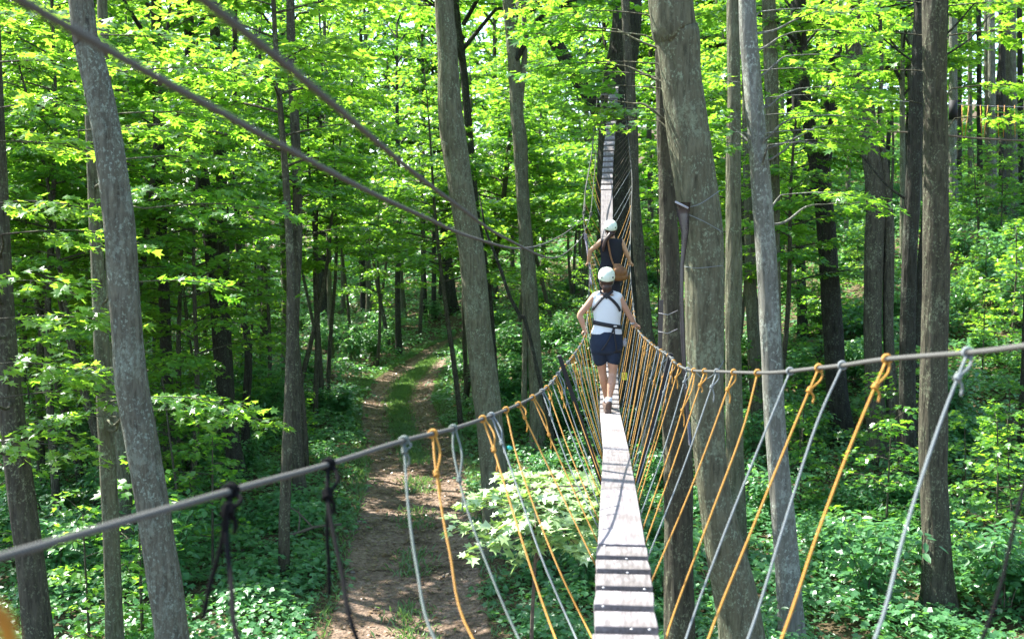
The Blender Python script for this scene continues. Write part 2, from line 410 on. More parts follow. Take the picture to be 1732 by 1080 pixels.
def spray(LV, tw, o, az, L, lsize, rg, rise=.1, spacing=.10, dens=1.0, droop0=.25, r0=.012):
    """flat maple spray: a limb with side twigs, leaves laid out in a near-horizontal layer."""
    o = np.array(o, float); n = max(4, int(L / .22))
    t = np.linspace(0, 1, n + 1)
    bend = rg.normal(0, .25)
    a = az + bend * t
    step = L / n
    d = np.stack([np.cos(a), np.sin(a), rise - .45 * t * t * (1 if rise < .6 else .3)], 1)
    d /= np.linalg.norm(d, axis=1)[:, None]
    pts = np.vstack([o, o + np.cumsum(d[1:] * step, 0)])
    if tw is not None: tw.tube([Vector(p) for p in pts], list(np.linspace(r0 * max(L, .6), .004, n + 1)), 4, cap=False)
    ps = []; az_ = []; cl = rg.uniform(0, 1)
    for i in range(1, n + 1):
        if t[i] < .22: continue
        for sd in (-1, 1):
            if rg.random() < .12: continue
            l = L * .55 * (1.15 - t[i]) * rg.uniform(.6, 1.2) + .12
            aa = a[i] + sd * rg.uniform(.6, 1.0)
            m = max(2, int(l / spacing * dens)); s = (np.arange(m) + rg.random()) / m * l
            q = pts[i] + np.stack([np.cos(aa) * s, np.sin(aa) * s, rg.normal(0, .06) - .14 * s * s / max(l, .3)], 1)
            if tw is not None and l > .3: tw.tube([Vector(pts[i]), Vector(q[-1])], [.006, .003], 3, cap=False)
            for s2 in (-1, 1):
                ps.append(q + rg.normal(0, .025, q.shape)); az_.append(aa + s2 * rg.uniform(.4, 1.1, m))
    if not ps: return
    p = np.concatenate(ps); A = np.concatenate(az_) + rg.normal(0, .3, len(p)); N = len(p)
    LV.add(p, A, droop0 + rg.normal(0, .28, N), rg.normal(0, .32, N), lsize * rg.uniform(.65, 1.2, N), np.clip(cl * .5 + rg.uniform(0, .6, N), 0, 1))

# ------------------------------------------------------------------ reusable tree kinds
def small_tree(seed, Ht, cb, R, nl, lsize, kind, mat='leaf', flat=False, bark='bark_brown', r=.05, rise=.25, spacing=.10):
    rg = np.random.default_rng(seed); LV = Leaves(); tb = MB(); tw = MB()
    n = 14; lean = rg.normal(0, .05, 2); ph = rg.uniform(0, 6, 2)
    def tp(z): return np.array([lean[0] * z + .10 * math.sin(z * .7 + ph[0]), lean[1] * z + .10 * math.sin(z * .6 + ph[1]), z])
    base = tp(0)
    zs_ = np.linspace(0, Ht, n)
    pts = [Vector(tp(z) - np.array([base[0], base[1], 0])) for z in zs_]; pts[0].z = -.4
    tb.tube(pts, [r * (1.15 - z / Ht) + .006 for z in zs_], 8, wob=.12, seed=seed)
    for i in range(nl):
        f = (i + rg.random()) / nl; z = cb + (Ht - cb) * f
        L = R * (1 - .65 * f ** 1.6) * rg.uniform(.65, 1.15)
        if flat: L = R * rg.uniform(.7, 1.1)
        o = tp(z) - np.array([base[0], base[1], 0])
        spray(LV, tw, o, i * 2.4 + rg.normal(0, .4), L, lsize, rg, rise=rise + .3 * f * rg.random(), spacing=spacing, r0=.010)
    spray(LV, tw, tp(Ht) - np.array([base[0], base[1], 0]), rg.uniform(0, 6), R * .4, lsize, rg, rise=1.0, spacing=spacing)
    tb.v += [v for v in tw.v]; off = tb.n
    tb.q += [q + off for q in tw.q]; tb.t += [t + off for t in tw.t]; tb.n += tw.n
    return tb.mesh('trunk', M[bark], True), LV.mesh('crown', kind, M[mat]), LV.count()
def shrub(seed, Ht, R, ns, lsize, kind='oval', mat='leaf_under'):
    rg = np.random.default_rng(seed); LV = Leaves(); tb = MB()
    for s in range(ns):
        a = rg.uniform(0, 6.28); l = Ht * rg.uniform(.6, 1.1); sp = R * rg.uniform(.3, 1)
        t = np.linspace(0, 1, 6); p = np.stack([np.cos(a) * sp * t ** 1.3, np.sin(a) * sp * t ** 1.3, l * t - .15 * t ** 2 * l], 1) + np.array([*rg.normal(0, .06, 2), 0])
        p[0, 2] = -.15
        tb.tube([Vector(q) for q in p], list(np.linspace(.009, .003, 6)), 4, cap=False)
        for k in range(2, 6):
            m = 5; N = m
            aa = rg.uniform(0, 6.28) + np.arange(m) * 1.25
            spn = .05 + .16 * rg.random(m)
            q = p[k] + np.stack([np.cos(aa) * spn, np.sin(aa) * spn, rg.normal(0, .03, m)], 1)
            LV.add(q, aa + rg.normal(0, .3, m), .3 + rg.normal(0, .3, m), rg.normal(0, .3, m), lsize * rg.uniform(.7, 1.3, m), rg.uniform(0, 1, m))
            q2 = p[k] + np.stack([np.cos(aa + .6) * spn * .3, np.sin(aa + .6) * spn * .3, rg.normal(0.02, .03, m)], 1)
            LV.add(q2, aa + .6, .1 + rg.normal(0, .3, m), rg.normal(0, .3, m), lsize * rg.uniform(.7, 1.2, m), rg.uniform(0, 1, m))
    return tb.mesh('stems', M['twig'], True), LV.mesh('foliage', kind, M[mat])
def canopy(seed, Ht, R, nl, lsize, kind='mid'):
    """crown of a tall tree, origin at the crown base on the trunk axis"""
    rg = np.random.default_rng(seed); LV = Leaves(); tw = MB()
    for i in range(nl):
        f = (i + rg.random()) / nl; z = Ht * f; a = i * 2.4 + rg.normal(0, .4)
        rr = R * (1 - .5 * f * f) * rg.uniform(.6, 1.1)
        e = np.array([np.cos(a) * rr * .55, np.sin(a) * rr * .55, z + rr * .25])
        tw.tube([Vector((0, 0, z - .3)), Vector(e * [.5, .5, 1] + [0, 0, -.1]), Vector(e)], [.06, .045, .025], 5, cap=False)
        for k in range(3):
            spray(LV, tw, e * (1 - .3 * k * np.array([1, 1, 0])), a + (k - 1) * 1.0 + rg.normal(0, .2), rr * .6, lsize, rg, rise=.15 + .2 * rg.random(), spacing=.16, r0=.014)
    return tw.mesh('limbs', M['bark_dark'], True), LV.mesh('crown', kind, M['leaf']), LV.count()

ST = []   # variants (trunk, crown, H, cb, R)
def reg(*a, **k):
    t, c, n = small_tree(*a, **k); ST.append((t, c, a[1], a[2], a[3])); print('tree', a[:4], 'leaves', n)
reg(11, 9.5, 3.6, 2.6, 30, .15, 'mid', r=.07)
reg(12, 8.0, 2.6, 2.3, 26, .15, 'mid', r=.06)
reg(13, 11.5, 5.0, 3.0, 34, .16, 'mid', r=.085)
reg(14, 6.0, 1.6, 1.9, 22, .14, 'mid', r=.04)
reg(15, 3.2, .7, 1.2, 14, .13, 'mid', r=.022)
reg(16, 2.2, .4, .9, 10, .12, 'mid', r=.016)
reg(17, 12.5, 6.6, 2.8, 26, .16, 'mid', r=.08)
SH = [shrub(21, 1.1, .7, 13, .13), shrub(22, .8, .6, 11, .12, 'mid'), shrub(23, 1.4, .8, 15, .14)]
CN = []
for sd, h_, r_, n_ in ((31, 7.5, 3.8, 17), (32, 9.0, 3.3, 18), (33, 6.5, 4.3, 16)):
    CN.append(canopy(sd, h_, r_, n_, .2)); print('canopy leaves', CN[-1][2])
FT = []   # far whole-tree crowns, coarse leaves
for sd, h_, r_, n_ in ((41, 12, 3.4, 20), (42, 10, 3.7, 18)):
    FT.append(canopy(sd, h_, r_, n_, .26, 'low'))

def deckline_block(c, R):
    """True when a crown ball would shade the sunlit boards of the bridge."""
    c = Vector(c)
    for b in ((.43, 4, 4.5), (.68, 7, 4.3), (.93, 10, 4), (1.2, 13.5, 4.2), (3.4, 15, 5), (3.2, 15, 9), (2.1, 13.4, 5), (.3, 10.3, 3.8), (2.1, 12.6, 9), (1.9, 13.4, 8), (3.3, 15, 11), (2.0, 12.6, 6), (-1.6, 17, 0), (-2.4, 27, 0), (-4.3, 52, 0)):
        v = c - Vector(b); t = v.dot(SUN)
        if t > 0 and (v - SUN * t).length < R: return True
    return False

# ------------------------------------------------------------------ named trees traced as leaning trunks
def trunk_mesh(spine, mat, seed, sides=20, branches=(), flare=.5, wob=.10):
    """spine: list of (x,y,z,r) local, bottom to top."""
    s = cr(spine, 8); mb = MB(); rg = np.random.default_rng(seed)
    pts = [Vector(p[:3]) for p in s]; rad = []
    z0 = pts[0].z
    for p in s:
        h = p[2] - z0 - .3
        rad.append(max(p[3], .012) * (1 + flare * math.exp(-max(h, 0) / .45)))
    mb.tube(pts, rad, sides, wob=wob, seed=seed % 17)
    for (o, e, r0, r1) in branches:
        o = Vector(o); e = Vector(e); d = e - o; m1 = o + d * .35 + Vector((0, 0, -.05 * d.length)) + Vector(rg.normal(0, .01 * d.length, 3))
        m2 = o + d * .7 + Vector(rg.normal(0, .04 * d.length, 3))
        mb.tube([Vector(q[:3]) for q in cr([tuple(o), tuple(m1), tuple(m2), tuple(e)], 4)], list(np.linspace(r0, r1, 13)), 6, cap=True, wob=.1, seed=seed)
    return mb

def named_tree(name, label, cat, pts, Y, bark, seed, top=17.0, crown=None, crown_z=10.5, crown_s=1.0, sprays=(), lsize=.13, extra=(), group=None, basepx=None, ground_extend=True, lkind='maple'):
    """pts: (px, py, width px) from top to bottom. Y: distance of the trunk."""
    if Y is None: Y = solveY(pts[-1][0], pts[-1][1])
    P3 = [(*P(a, b, Y), w * .93 / 2 / F * Y) for a, b, w in pts][::-1]    # bottom first
    b = P3[0]; b2 = P3[1]; gzz = gz(b[0], b[1])
    if b[2] > gzz - .1 and ground_extend:
        k = (b[2] - gzz) / max(b2[2] - b[2], .2); x = b[0] - (b2[0] - b[0]) * k * .5
        P3 = [(x, b[1], gz(x, b[1]) - .3, b[3] * 1.08)] + P3
    t = P3[-1]; t2 = P3[-2]
    if t[2] < top:
        sl_ = (t[0] - t2[0]) / max(t[2] - t2[2], .2) * .5
        P3.append((t[0] + sl_ * (top - t[2]) * .5, t[1], (t[2] + top) / 2, t[3] * .8)); P3.append((t[0] + sl_ * (top - t[2]), t[1] + .2, top, t[3] * .4))
    base = Vector((P3[0][0], P3[0][1], P3[0][2] + .3))
    root = empty(name, base); tag(root, label, cat, group)
    loc = [(p[0] - base.x, p[1] - base.y, p[2] - base.z, p[3]) for p in P3]
    rg = np.random.default_rng(seed); br = []
    def axis(z):
        zz = [p[2] for p in loc]; return np.array([np.interp(z, zz, [p[i] for p in loc]) for i in range(3)]), np.interp(z, zz, [p[3] for p in loc])
    LV = Leaves(); tw = MB()
    for (px, py, sy, L, hd, *fs) in sprays:
        tgt = np.array(P(px, py, sy) - base); az = math.radians(hd)
        az_t = az + rg.normal(0, .1)
        st = tgt if fs else tgt - np.array([math.cos(az_t), math.sin(az_t), .1]) * L * .5
        ax, r = axis(st[2] - .3); 
        br.append((ax, st, min(.022, r * .4), .009))
        spray(LV, tw, st, az_t, L, lsize, rg, rise=.12, spacing=lsize * .52, r0=.007)
    mb = trunk_mesh(loc, M[bark], seed, branches=br)
    for ex in extra:      # secondary stems, (px,py,w) bottom first
        q = [(*(P(a, c, Y) - base), w / 2 / F * Y) for a, c, w in ex]
        s = cr(q, 8); mb.tube([Vector(p[:3]) for p in s], [max(p[3], .01) for p in s], 14, wob=.1, seed=seed + 3)
    if sprays:
        mb.v += tw.v; mb.q += [q + mb.n for q in tw.q]; mb.t += [t + mb.n for t in tw.t]; mb.n += tw.n
    mb.build('trunk', M[bark], root)
    if sprays:
        link('low_foliage', LV.mesh('low_foliage', lkind, M['leaf']), root)
    if crown is not None:
        cz = crown_z - base.z; ax, r = axis(cz)
        wc = Vector(ax) + base + Vector((0, 0, 3.5 * crown_s))
        if not deckline_block(wc, 3.6 * crown_s):
            l_, c_, _ = CN[crown]
            for nm, me in (('limbs', l_), ('crown', c_)):
                o = link(nm, me, root, Vector(ax)); o.scale = (crown_s,) * 3; o.rotation_euler = (0, 0, seed)
    return root

T = named_tree
T('maple_tree', 'lichen-patched grey tree leaning right, foreground left, crossed by both safety lines and the handrail', 'tree',
  [(136, -10, 44), (150, 80, 48), (172, 180, 50), (190, 290, 52), (204, 400, 55), (212, 520, 56), (222, 640, 57), (246, 780, 60), (268, 920, 62), (292, 1090, 64)], 11.5, 'bark_grey', 101, crown=None)
T('maple_tree', 'brown trunk cut off by the left edge of the photo', 'tree',
  [(-6, 300, 38), (2, 480, 40), (14, 640, 42), (34, 820, 46), (66, 1080, 52)], 13.5, 'bark_brown', 102, crown=0,
  sprays=[(80, 235, 12.5, 1.6, 30), (60, 335, 12.0, 1.7, -20), (125, 385, 13, 1.6, 10), (50, 470, 12.5, 1.5, -30), (95, 530, 12, 1.7, 0), (60, 610, 12.5, 1.6, -20), (110, 655, 12, 1.5, 20), (40, 745, 12.5, 1.5, -30), (100, 100, 12.5, 1.7, 10), (40, 20, 12.0, 1.6, 0), (90, 170, 12.8, 1.6, -10)])
T('young_tree', 'thin greenish trunk right behind the leaning foreground tree', 'tree',
  [(152, 150, 20), (160, 350, 22), (170, 540, 26), (178, 700, 28), (186, 860, 30), (194, 1085, 31)], 14.5, 'bark_green', 103, crown=None,
  sprays=[(240, 215, 14, 1.5, 20), (300, 185, 14, 1.8, 10), (320, 260, 13.8, 1.8, 0), (270, 320, 14, 1.6, -15), (370, 340, 13.5, 1.8, 0), (300, 470, 14, 1.5, 0), (290, 665, 13, 1.5, 10), (350, 685, 13, 1.7, 0), (150, 620, 13.5, 1.4, 200), (120, 700, 13.5, 1.5, 190), (260, 60, 14, 1.6, 20), (330, 110, 14, 1.7, 10)])
T('young_tree', 'short-looking slim trunk just right of the thin greenish one', 'tree',
  [(185, 350, 20), (195, 600, 22), (207, 780, 24), (216, 950, 26)], None, 'bark_green', 104, crown=1)
T('tall_tree', 'straight slender trunk between the leaning tree and the dark group', 'tree',
  [(264, -10, 18), (266, 150, 18), (272, 330, 19), (278, 520, 20), (285, 700, 21), (287, 830, 22)], None, 'bark_dark', 105, crown=2)
T('tall_tree', 'leftmost dark trunk of the close group left of the dirt track', 'tree',
  [(322, 90, 20), (330, 200, 21), (350, 360, 24), (366, 500, 26), (378, 640, 27), (402, 810, 28)], None, 'bark_dark', 106, crown=0)
T('tall_tree', 'upright middle trunk of the dark group left of the dirt track', 'tree',
  [(362, -10, 18), (366, 150, 20), (376, 330, 20), (380, 520, 21), (386, 660, 22), (394, 790, 23)], None, 'bark_dark', 107, crown=None)
T('young_tree', 'thin wavy stem on the right of the dark group left of the dirt track', 'tree',
  [(397, 60, 9), (396, 200, 10), (400, 350, 11), (408, 480, 13), (420, 600, 14), (416, 690, 15), (416, 780, 16)], None, 'bark_dark', 108, crown=None)
T('young_tree', 'lone slim straight tree left of the dirt track, crossed by the two blurred lines', 'tree',
  [(491, -10, 15), (494, 130, 16), (502, 280, 17), (503, 420, 18), (497, 560, 19), (500, 700, 20), (508, 850, 22)], None, 'bark_brown', 109, crown=None)
T('maple_tree', 'thick grey-brown trunk with a dark rot scar beside the dirt track', 'tree',
  [(750, -10, 32), (757, 90, 38), (762, 200, 44), (778, 310, 45), (797, 430, 46), (810, 560, 48), (824, 680, 50), (836, 800, 50), (842, 900, 52)], 21.0, 'bark_green', 110, crown=1, crown_z=12)
T('tall_tree', 'slim dark trunk rising behind the thick scarred trunk', 'tree',
  [(772, 20, 13), (784, 120, 14), (796, 250, 14), (806, 360, 12), (826, 480, 9), (838, 620, 8), (842, 720, 8)], 33, 'bark_dark', 111, crown=0, crown_z=11, crown_s=1.25)
T('maple_tree', 'medium grey trunk with a kink between the scarred trunk and the walkers', 'tree',
  [(858, -10, 20), (868, 90, 22), (874, 190, 23), (880, 240, 26), (884, 330, 24), (894, 450, 25), (902, 560, 25), (908, 690, 27)], 30, 'bark_green', 112, crown=1, crown_z=11, crown_s=1.4, extra=[[(886, 700, 10), (888, 520, 10), (880, 330, 12), (876, 220, 12), (888, 90, 9), (884, -10, 8)]])
T('leaning_tree', 'dark leaning trunk slanting across the treetops left of the far tree', 'tree',
  [(880, -30, 24), (925, 45, 24), (965, 115, 24), (1010, 190, 24), (1036, 270, 24)], 33, 'bark_dark', 113, top=11.5, ground_extend=True)
T('maple_tree', 'massive leaning trunk right of the bridge with a black rubber strip tied on', 'tree',
  [(1132, -10, 78), (1145, 60, 77), (1152, 130, 74), (1165, 230, 78), (1178, 330, 76), (1190, 430, 74), (1193, 560, 70), (1196, 700, 62), (1204, 800, 60), (1224, 920, 70), (1256, 1085, 84)], 12.6, 'bark_green', 114, crown=None,
  sprays=[(1112, 108, 12.7, 1.3, 176, 1), (1118, 150, 12.7, 1.2, 186, 1), (1122, 185, 12.6, 1.0, 172, 1), (1092, 60, 12.7, 1.4, 170, 1), (1095, 25, 12.6, 1.2, 184, 1), (1060, 112, 12.9, 1.2, 178, 1), (1095, -5, 12.6, 1.5, 190, 1), (1116, 205, 12.8, .8, 190, 1), (1070, 175, 12.9, 1.1, 190, 1), (1110, 130, 12.8, 1.2, 200, 1), (1045, 50, 12.9, 1.1, 180, 1)], lsize=.12)
T('maple_tree', 'split weathered trunk pressed against the left of the massive leaning trunk', 'tree',
  [(1122, 180, 26), (1128, 300, 30), (1132, 420, 34), (1136, 540, 40), (1140, 660, 50), (1147, 800, 54), (1148, 950, 53), (1149, 1085, 54)], 13.4, 'bark_brown', 115, crown=None)
T('maple_tree', 'greenish upright trunk directly right of the massive leaning trunk', 'tree',
  [(1240, -10, 22), (1241, 150, 24), (1240, 300, 27), (1241, 450, 30), (1240, 600, 30), (1243, 750, 32), (1246, 900, 34)], 20.0, 'bark_green', 116, crown=None)
T('maple_tree', 'pale smooth lichen-spotted trunk with a sunlit left edge', 'tree',
  [(1263, -10, 30), (1270, 110, 32), (1280, 220, 34), (1290, 350, 36), (1298, 470, 37), (1305, 600, 38), (1311, 720, 38), (1322, 850, 40), (1332, 960, 44), (1340, 1090, 46)], 15.0, 'bark_smooth', 117, crown=None,
  sprays=[(1262, 225, 14.9, .8, 186, 1), (1262, 200, 15.1, .8, 178, 1), (1290, 195, 15.2, 1.2, 10, 1), (1296, 225, 14.8, 1.3, 0, 1), (1340, 200, 14.6, 1.2, -8, 1), (1380, 215, 14.8, 1.0, 5, 1), (1330, 95, 15, 1.3, 0, 1), (1285, 20, 15, 1.3, 10, 1), (1340, 55, 15.2, 1.2, 0, 1), (1285, 120, 15.2, 1.2, -5, 1), (1320, 330, 15.2, 1.2, 0, 1), (1400, 345, 15.4, .9, 10, 1), (1258, 140, 15.4, .7, 180, 1), (1380, 20, 15, 1.2, 0, 1), (1300, 165, 15, 1.2, 0, 1), (1300, 245, 14.6, 1.1, -12, 1), (1262, 245, 15, .7, 200, 1), (1240, 215, 15.3, .8, 190, 1), (1340, 240, 14.8, 1.1, -5, 1), (1350, 150, 15, 1.1, 5, 1)])
T('tall_tree', 'grey-green trunk half hidden by the pale smooth trunk', 'tree',
  [(1300, -10, 24), (1304, 120, 25), (1307, 300, 24), (1308, 420, 24), (1312, 560, 22), (1316, 640, 22)], 27, 'bark_green', 118, crown=None)
T('tall_tree', 'slim trunk visible through the gap beside the big leaning trunk', 'tree',
  [(1262, 120, 16), (1266, 330, 18), (1270, 480, 20), (1278, 620, 22), (1285, 760, 22)], None, 'bark_green', 119, crown=None)
T('forked_tree', 'near-black trunk forking into two limbs at mid height', 'tree',
  [(1351, -10, 16), (1356, 60, 18), (1361, 150, 20), (1370, 220, 22), (1384, 285, 30), (1394, 350, 32), (1402, 450, 34), (1408, 550, 36), (1415, 650, 38), (1425, 752, 40)], None, 'bark_dark', 120, crown=2,
  extra=[[(1388, 320, 22), (1399, 240, 23), (1408, 155, 24), (1414, 70, 20), (1412, -20, 16)]])
T('twin_tree', 'crooked dark trunk with a second stem hugging its right side', 'tree',
  [(1446, -10, 26), (1442, 65, 27), (1458, 145, 30), (1470, 235, 32), (1480, 320, 33), (1479, 420, 33), (1476, 560, 32), (1480, 680, 34), (1487, 785, 38)], None, 'bark_brown', 121, crown=1,
  extra=[[(1514, 785, 22), (1508, 660, 19), (1502, 540, 18), (1504, 400, 18), (1496, 290, 14), (1489, 200, 8), (1491, 100, 7), (1487, -10, 6)]])
T('maple_tree', 'thick straight brown trunk standing alone on the right', 'tree',
  [(1581, -10, 42), (1582, 150, 42), (1583, 300, 44), (1583, 450, 48), (1580, 600, 48), (1579, 760, 50), (1583, 900, 50), (1590, 1040, 54)], None, 'bark_brown', 122, crown=None,
  sprays=[(1605, 60, 17.6, 1.7, 0, 1), (1610, 150, 17.4, 1.6, -15, 1), (1615, 200, 17.8, 1.3, 10, 1), (1560, 60, 17.8, 1.6, 180, 1), (1560, 175, 17.6, 1.5, 190, 1), (1560, 120, 18, 1.4, 172, 1), (1605, 10, 17.8, 1.8, 5, 1), (1560, 5, 17.8, 1.6, 185, 1)])
T('platform_tree', 'very broad dark trunk at the far end of the rope bridge', 'tree',
  [(1060, -10, 50), (1058, 60, 54), (1046, 150, 60), (1041, 260, 66), (1043, 360, 66), (1056, 480, 60), (1070, 600, 58), (1076, 690, 62)], 31.0, 'bark_dark', 123, crown=None)
T('tall_tree', 'slender brown trunk just right of the far end of the bridge', 'tree',
  [(1060, 60, 16), (1070, 200, 17), (1073, 330, 19), (1083, 450, 22), (1092, 560, 25), (1098, 680, 28)], 27.0, 'bark_brown', 124, crown=None)
T('bent_tree', 'small dark sapling trunk bending right below the kinked grey trunk', 'tree',
  [(822, 390, 4), (845, 450, 6), (862, 500, 6), (880, 535, 7), (893, 560, 7)], 29.5, 'bark_dark', 126, top=7.2)
for (lab, pts, bk) in [
  ('mid-distance trunk left of the dirt track with a dark knotty top', [(536, 180, 20), (538, 320, 22), (545, 450, 24), (548, 555, 25)], 'bark_dark'),
  ('curved dark twin trunk beyond the bend of the dirt track', [(575, 230, 14), (598, 340, 15), (618, 430, 15), (626, 500, 15)], 'bark_dark'),
  ('slim pole-like trunk standing in the undergrowth behind the dirt track', [(662, 280, 9), (668, 360, 10), (676, 450, 10), (683, 540, 11)], 'bark_green'),
  ('dark trunk close behind the left side of the scarred trunk', [(748, 330, 16), (756, 430, 18), (766, 530, 20)], 'bark_dark'),
  ('slim trunk touching the right side of the dark group', [(444, 380, 12), (446, 480, 13), (450, 600, 14)], 'bark_dark'),
  ('rough trunk just left of the lone slim straight tree', [(478, 350, 14), (482, 440, 15), (488, 560, 16)], 'bark_dark'),
  ('slim leaning trunk left of the forked black tree', [(1322, 180, 10), (1326, 300, 11), (1334, 420, 12), (1340, 500, 12)], 'bark_green'),
  ('straight trunk immediately left of the forked black tree', [(1344, 100, 15), (1350, 280, 16), (1354, 430, 17), (1358, 580, 18)], 'bark_dark'),
  ('thin sunlit pole between the forked tree and the crooked trunk', [(1438, 220, 8), (1434, 320, 8), (1428, 460, 9)], 'bark_green'),
  ('slim trunk left of the lone thick brown trunk', [(1526, 150, 9), (1527, 300, 10), (1527, 445, 11)], 'bark_green'),
  ('bent pale trunk touching the left of the lone thick brown trunk', [(1542, 150, 14), (1550, 260, 16), (1551, 340, 12), (1545, 438, 11)], 'bark_grey'),
  ('trunk wrapped in a black band right behind the lone thick brown trunk', [(1612, 40, 14), (1612, 180, 15), (1611, 280, 15), (1618, 390, 16)], 'bark_grey'),
  ('trunk at the edge of the dark gap left of the forked tree', [(1300, 380, 10), (1304, 500, 10)], 'bark_green'),
  ]:
    T('tall_tree', lab, 'tree', pts, None, bk, 130 + len(lab), crown=rnd.choice([0, 1, 2, None]), crown_z=12)
for i, (a, b, w, y1) in enumerate([(1655, 1658, 8, 365), (1668, 1672, 9, 372), (1676, 1680, 12, 378), (1694, 1696, 11, 372), (1703, 1706, 9, 360), (1713, 1717, 10, 366), (1724, 1728, 9, 360), (1640, 1641, 7, 340), (1745, 1748, 10, 360)]):
    T('tall_tree', 'slim straight trunk in the dense row at the upper right behind the distant rope line', 'tree',
      [(a, -10, w), ((a + b) / 2, 180, w + 1), (b, y1, w + 2)], None, ['bark_dark', 'bark_green', 'bark_grey'][i % 3], 160 + i, crown=None, group='slim trunks in the upper right')

# ------------------------------------------------------------------ background trees
def rot_copy(name, label, group, loc, rz, s, parts, cat='tree'):
    r = empty(name, loc, rz); r.scale = (s, s, s); tag(r, label, cat, group)
    for nm, me, off in parts:
        o = link(nm, me, r)
        if off is not None: o.location = off
    return r
poles = []
for k in range(4):
    mb = trunk_mesh([(0, 0, -.3, .19), (.1, 0, 4, .16), (.02 + .1 * k, .1, 9, .135), (.2 * (k % 2), 0, 14, .11), (.1, .1, 19, .05)], None, 200 + k, sides=10, branches=[((.1, 0, 6 + k), (1.4, .4, 7.2 + k), .03, .01), ((.05, 0, 8.5), (-1.3, -.6, 9.6), .03, .01)])
    poles.append(mb.mesh('trunk', M[['bark_dark', 'bark_green', 'bark_brown', 'bark_dark'][k]]))
def region(px):
    if px < 560: return 'left of the dirt track'
    if px < 980: return 'beyond the bend of the dirt track'
    if px < 1330: return 'behind the bridge and the big leaning trunk'
    return 'on the rising ground at the right'
def shades(x, y, z, R):
    """which sunny clearing would a crown at this point darken"""
    t = z / SUN.z; gx = x - SUN.x * t; gy = y - SUN.y * t
    if 7 - R < gx < 34 and 22 - R < gy < 56: return 'slope'
    if -8 < gx < 2.5 and 14 < gy < 62: return 'track'
    return None
def skip(x, y, z, R):
    k = [shades(x, y, z + dz, R) for dz in (-3, 0, 4)]
    return 'slope' in k or ('track' in k and rr.random() < .85)
rr = random.Random(5); nb = 0
for i in range(400):
    Y = rr.uniform(34, 84) if i < 330 else rr.uniform(26, 40); px = rr.uniform(-160, 1880); x = (px - 866) / F * Y
    if Y > 62 and 560 < px < 1000 and rr.random() < .2: continue
    if path_dist(x, Y) < 2.0: continue
    if Y < 40 and (540 < px < 1340): continue
    if nb >= 100: break
    z = gz(x, Y); k = rr.randrange(4); s = rr.uniform(.75, 1.25)
    parts = [('trunk', poles[k], None)]
    if Y > 42: l_, c_, _ = FT[rr.randrange(2)]; cz = rr.uniform(7.0, 10.5)
    else: l_, c_, _ = CN[rr.randrange(3)]; cz = rr.uniform(8, 10)
    if px > 1345 and rr.random() < .8: cz += 4.5
    if skip(x, Y, cz * s + 4, 2.5) or deckline_block((x, Y, cz * s + 4), 4): continue
    parts += [('limbs', l_, (0, 0, cz)), ('crown', c_, (0, 0, cz))]
    rot_copy('forest_tree', 'tall leafy forest tree standing in the background ' + region(px), 'background trees ' + region(px), (x, Y, z - .05), rr.uniform(0, 6.28), s, parts)
    nb += 1
for i in range(400):      # slim trunks of the middle distance, crowns high above the frame
    if i >= 230: break
    Y = rr.uniform(22, 56); px = rr.uniform(-30, 1760); x = (px - 866) / F * Y
    if path_dist(x, Y) < 2.2 or (560 < px < 1000 and Y < 40) or (960 < px < 1345 and Y < 36): continue
    if skip(x, Y, 16, 1) or deckline_block((x, Y, 16), 2.4): continue
    k = rr.choice([0, 0, 3, 1, 2]); l_, c_, _ = CN[rr.randrange(3)]; s = rr.uniform(.55, 1.05)
    r = rot_copy('forest_tree', 'x', 'x', (x, Y, gz(x, Y) - .05), rr.uniform(0, 6.28), 1.0, [('trunk', poles[k], None), ('limbs', l_, (0, 0, 14.2)), ('crown', c_, (0, 0, 14.2))])
    for ch in r.children: ch.scale = (s, s, 1.08) if ch.name.startswith('trunk') else (.5, .5, .5)
    nb += 1
print('background trees', nb)

# canopy trees around and outside the frame, whose crowns dapple the light
KEEP = [(1640, -50, 1760, 380, 44), (560, 540, 860, 1080, 56), (965, 330, 1115, 1080, 34), (985, 190, 1085, 420, 34), (1110, 240, 1345, 1080, 14.2)]
def blocked(x, Y, z0, z1, R, keep=KEEP):
    for (a, b, c, d, ym) in keep:
        if Y > ym: continue
        p0 = pix((x, Y, z0)); p1 = pix((x, Y, z1)); w = R / Y * F
        if p0[0] + w > a and p0[0] - w < c and p0[1] > b and p1[1] < d: return True
    return False
nc = 0
for i in range(600):
    if nc >= 14: break
    Y = rr.uniform(6, 46); x = rr.uniform(-30, 18)
    if path_dist(x, Y) < 2.2: continue
    s = rr.uniform(.8, 1.15); k = rr.randrange(4); ck = rr.randrange(3); cz = rr.uniform(10.5, 12.5)
    px, _ = pix((x, Y, 5))
    if -60 < px < 1790: continue                       # inside the frame the traced trunks carry the crowns
    if deckline_block((x, Y, (cz + 3.5) * s), 3.8 * s): continue
    l_, c_, _ = CN[ck]
    rot_copy('forest_tree', 'tall forest tree whose crown closes over the photo from beside the frame', 'canopy trees beside the frame', (x, Y, gz(x, Y) - .05), rr.uniform(0, 6.28), s, [('trunk', poles[k], None), ('limbs', l_, (0, 0, cz)), ('crown', c_, (0, 0, cz))])
    nc += 1

